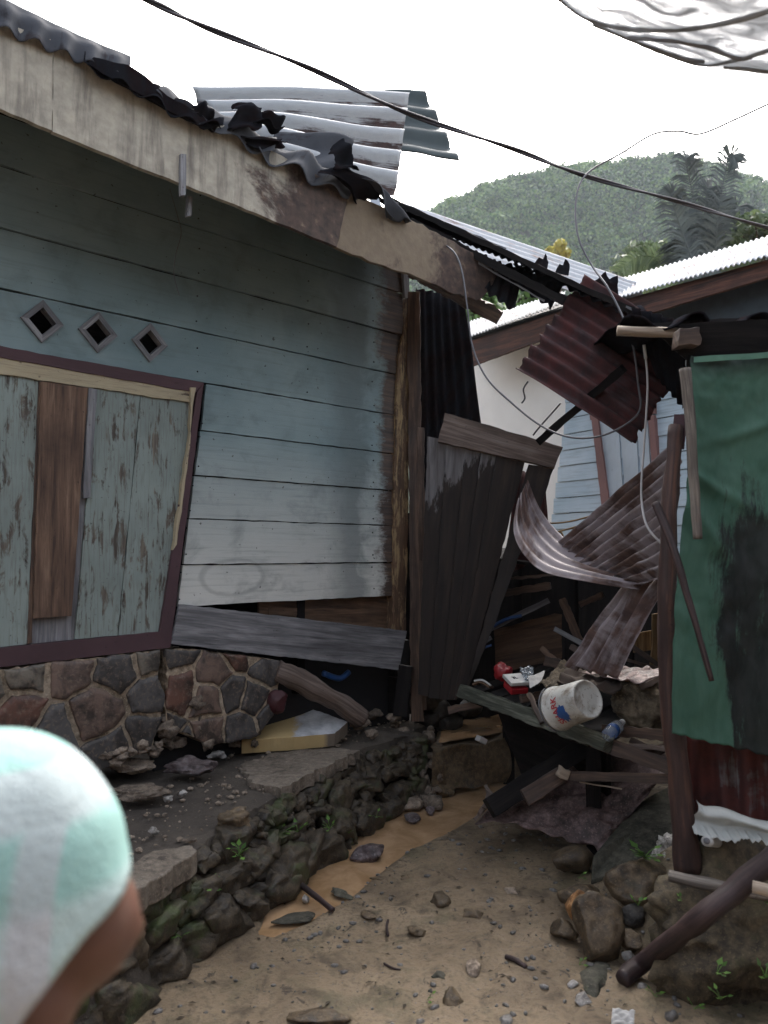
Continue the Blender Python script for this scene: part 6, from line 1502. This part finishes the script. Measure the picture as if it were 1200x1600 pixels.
fwd = V((.80, .60, 0)).normalized(); rgt = V((.60, -.80, 0))
def BL(f, r, z): return V((bx, by, z))+fwd*f+rgt*r
limb(bm, [(HL(-.03, 0, -.08), .052), (BL(0, 0, sh_z+.04), .058)])
limb(bm, [(BL(0, -.13, sh_z), .065), (BL(0, .13, sh_z), .065)]); limb(bm, [(BL(0, -.07, sh_z-.1), .10), (BL(0, .07, sh_z-.1), .10)])
limb(bm, [(BL(0, -.05, sh_z-.08), .10), (BL(0, -.05, sh_z-.42), .095)]); limb(bm, [(BL(0, .05, sh_z-.08), .10), (BL(0, .05, sh_z-.42), .095)])
hz_ = sh_z-.46
for s in (-1, 1):
    limb(bm, [(BL(0, .17*s, sh_z-.01), .05), (BL(-.02, .21*s, sh_z-.27), .038), (BL(.05, .22*s, sh_z-.48), .026)])
    hp = BL(.07, .22*s, sh_z-.54); ell(bm, hp, (.022, .036, .042), (rgt, fwd, V((0, 0, 1))), 2)
    for k in range(4): limb(bm, [(hp+fwd*(-.024+.016*k)+V((0, 0, -.03)), .009), (hp+fwd*(-.026+.018*k)+rgt*(-.006*s)+V((0, 0, -.065-.008*(k in (1, 2)))), .008), (hp+fwd*(-.024+.017*k)+rgt*(-.02*s)+V((0, 0, -.088-.010*(k in (1, 2)))), .007)])
    limb(bm, [(hp+fwd*.026+V((0, 0, -.0)), .011), (hp+fwd*.048+V((0, 0, -.04)), .009)])
    limb(bm, [(BL(0, .08*s, hz_), .085), (BL(.02, .085*s, hz_*.5+.03), .055), (BL(0, .09*s, .09), .036)])
    limb(bm, [(BL(-.03, .09*s, .045), .038), (BL(.11, .10*s, .028), .028)])
me = bpy.data.meshes.new('body'); bm.to_mesh(me); bm.free(); me.materials.append(M['skin'])
bo = bpy.data.objects.new('body', me); COL.objects.link(bo); bo.parent = PR; me.transform(Matrix.Translation(-root_loc(PR)))
mm = bo.modifiers.new('skin', 'REMESH'); mm.mode = 'VOXEL'; mm.voxel_size = .0065; mm.use_smooth_shade = True
ms = bo.modifiers.new('smooth', 'SMOOTH'); ms.factor = .6; ms.iterations = 5
def cloth(name, stations, mat):
    bm = bmesh.new()
    for s in stations: limb(bm, s)
    me = bpy.data.meshes.new(name); bm.to_mesh(me); bm.free(); me.materials.append(mat); o = bpy.data.objects.new(name, me); COL.objects.link(o); o.parent = PR; me.transform(Matrix.Translation(-root_loc(PR)))
    m1 = o.modifiers.new('cloth', 'REMESH'); m1.mode = 'VOXEL'; m1.voxel_size = .011; m1.use_smooth_shade = True; m2 = o.modifiers.new('smooth', 'SMOOTH'); m2.factor = .6; m2.iterations = 6
cloth('shirt', [[(BL(0, -.13, sh_z), .078), (BL(0, .13, sh_z), .078)], [(BL(0, -.07, sh_z-.1), .113), (BL(0, .07, sh_z-.1), .113)], [(BL(0, -.055, sh_z-.1), .112), (BL(0, -.055, sh_z-.5), .118)], [(BL(0, .055, sh_z-.1), .112), (BL(0, .055, sh_z-.5), .118)]]+[[(BL(0, .17*s, sh_z-.01), .064), (BL(-.015, .20*s, sh_z-.22), .056)] for s in (-1, 1)], M['shirt'])
cloth('trousers', [[(BL(0, .075*s, hz_+.03), .102), (BL(.02, .085*s, hz_*.5+.03), .074), (BL(0, .09*s, .10), .058)] for s in (-1, 1)], M['trousers'])
# cap: soft cloth dome pulled down at the back, edge rolled
def capf(u, v):
    a = u*2*math.pi; ph = v*math.pi*.5*1.36
    f, r, z = math.sin(ph)*math.cos(a), math.sin(ph)*math.sin(a), math.cos(ph)
    # edge lower at the back than over the forehead
    k = 1+.012*math.sin(a*8)*v
    tilt = -.035*(1-math.cos(a))*v**3
    R_ = .118 if v < .9 else .118+.004*(v-.9)*10
    p = HL((f*R_*1.06-.012)*k, r*R_*.88*k, .030+z*.118+tilt-.012*math.cos(a*2)*v)
    return p+V((noise.noise(p*14), noise.noise(p*14+V((3, 1, 1))), noise.noise(p*14+V((7, 7, 1)))))*.006
bm = new_bm(); grid(bm, capf, 72, 36, 1, .5); bmesh.ops.remove_doubles(bm, verts=bm.verts[:], dist=.0003)
obj('cap', bm, M['cap'], PR, smooth=True, solid=.003)
bm = bmesh.new()
for i in range(40):
    a = math.pi*(.45+1.1*i/39); ell(bm, HL(math.cos(a)*.096-.005, math.sin(a)*.076, -.02-.012*math.sin(i)), (.016, .014, .028), HX, 2)
me = bpy.data.meshes.new('hair'); bm.to_mesh(me); bm.free(); me.materials.append(M['hair']); o = bpy.data.objects.new('hair', me); COL.objects.link(o); o.parent = PR; me.transform(Matrix.Translation(-root_loc(PR)))
for s in (-1, 1):
    bm = bmesh.new(); ell(bm, HL(.074, .031*s, .0), (.013, .013, .010), HX, 2); me = bpy.data.meshes.new('eye'); bm.to_mesh(me); bm.free(); me.materials.append(M['eye']); me.shade_smooth(); e_ = bpy.data.objects.new('eye', me); COL.objects.link(e_); e_.parent = PR; me.transform(Matrix.Translation(-root_loc(PR)))
    bm = bmesh.new(); ell(bm, HL(.083, .031*s, .0), (.005, .006, .006), HX, 2); me = bpy.data.meshes.new('iris'); bm.to_mesh(me); bm.free(); me.materials.append(M['hair']); i_ = bpy.data.objects.new('iris', me); COL.objects.link(i_); i_.parent = e_; me.transform(Matrix.Translation(-root_loc(PR)))
    bm = bmesh.new(); limb(bm, [(HL(.085, .014*s, .026), .004), (HL(.082, .035*s, .030), .005), (HL(.068, .052*s, .024), .003)]); me = bpy.data.meshes.new('eyebrow'); bm.to_mesh(me); bm.free(); me.materials.append(M['hair']); b_ = bpy.data.objects.new('eyebrow', me); COL.objects.link(b_); b_.parent = PR; me.transform(Matrix.Translation(-root_loc(PR)))
# ------------------------------------------------------------------ thin haze over the valley
hz = bpy.data.materials.new('haze_air'); hz.use_nodes = True; t_ = hz.node_tree; t_.nodes.clear()
pv_ = t_.nodes.new('ShaderNodeVolumePrincipled'); pv_.inputs['Color'].default_value = (.85, .92, 1.0, 1); pv_.inputs['Density'].default_value = .00045; pv_.inputs['Anisotropy'].default_value = 0
oo = t_.nodes.new('ShaderNodeOutputMaterial'); t_.links.new(pv_.outputs[0], oo.inputs['Volume'])
bm = new_bm(); box(bm, V((0, 0, 74)), (640, 640, 154)); obj('haze', bm, hz, kind='stuff')
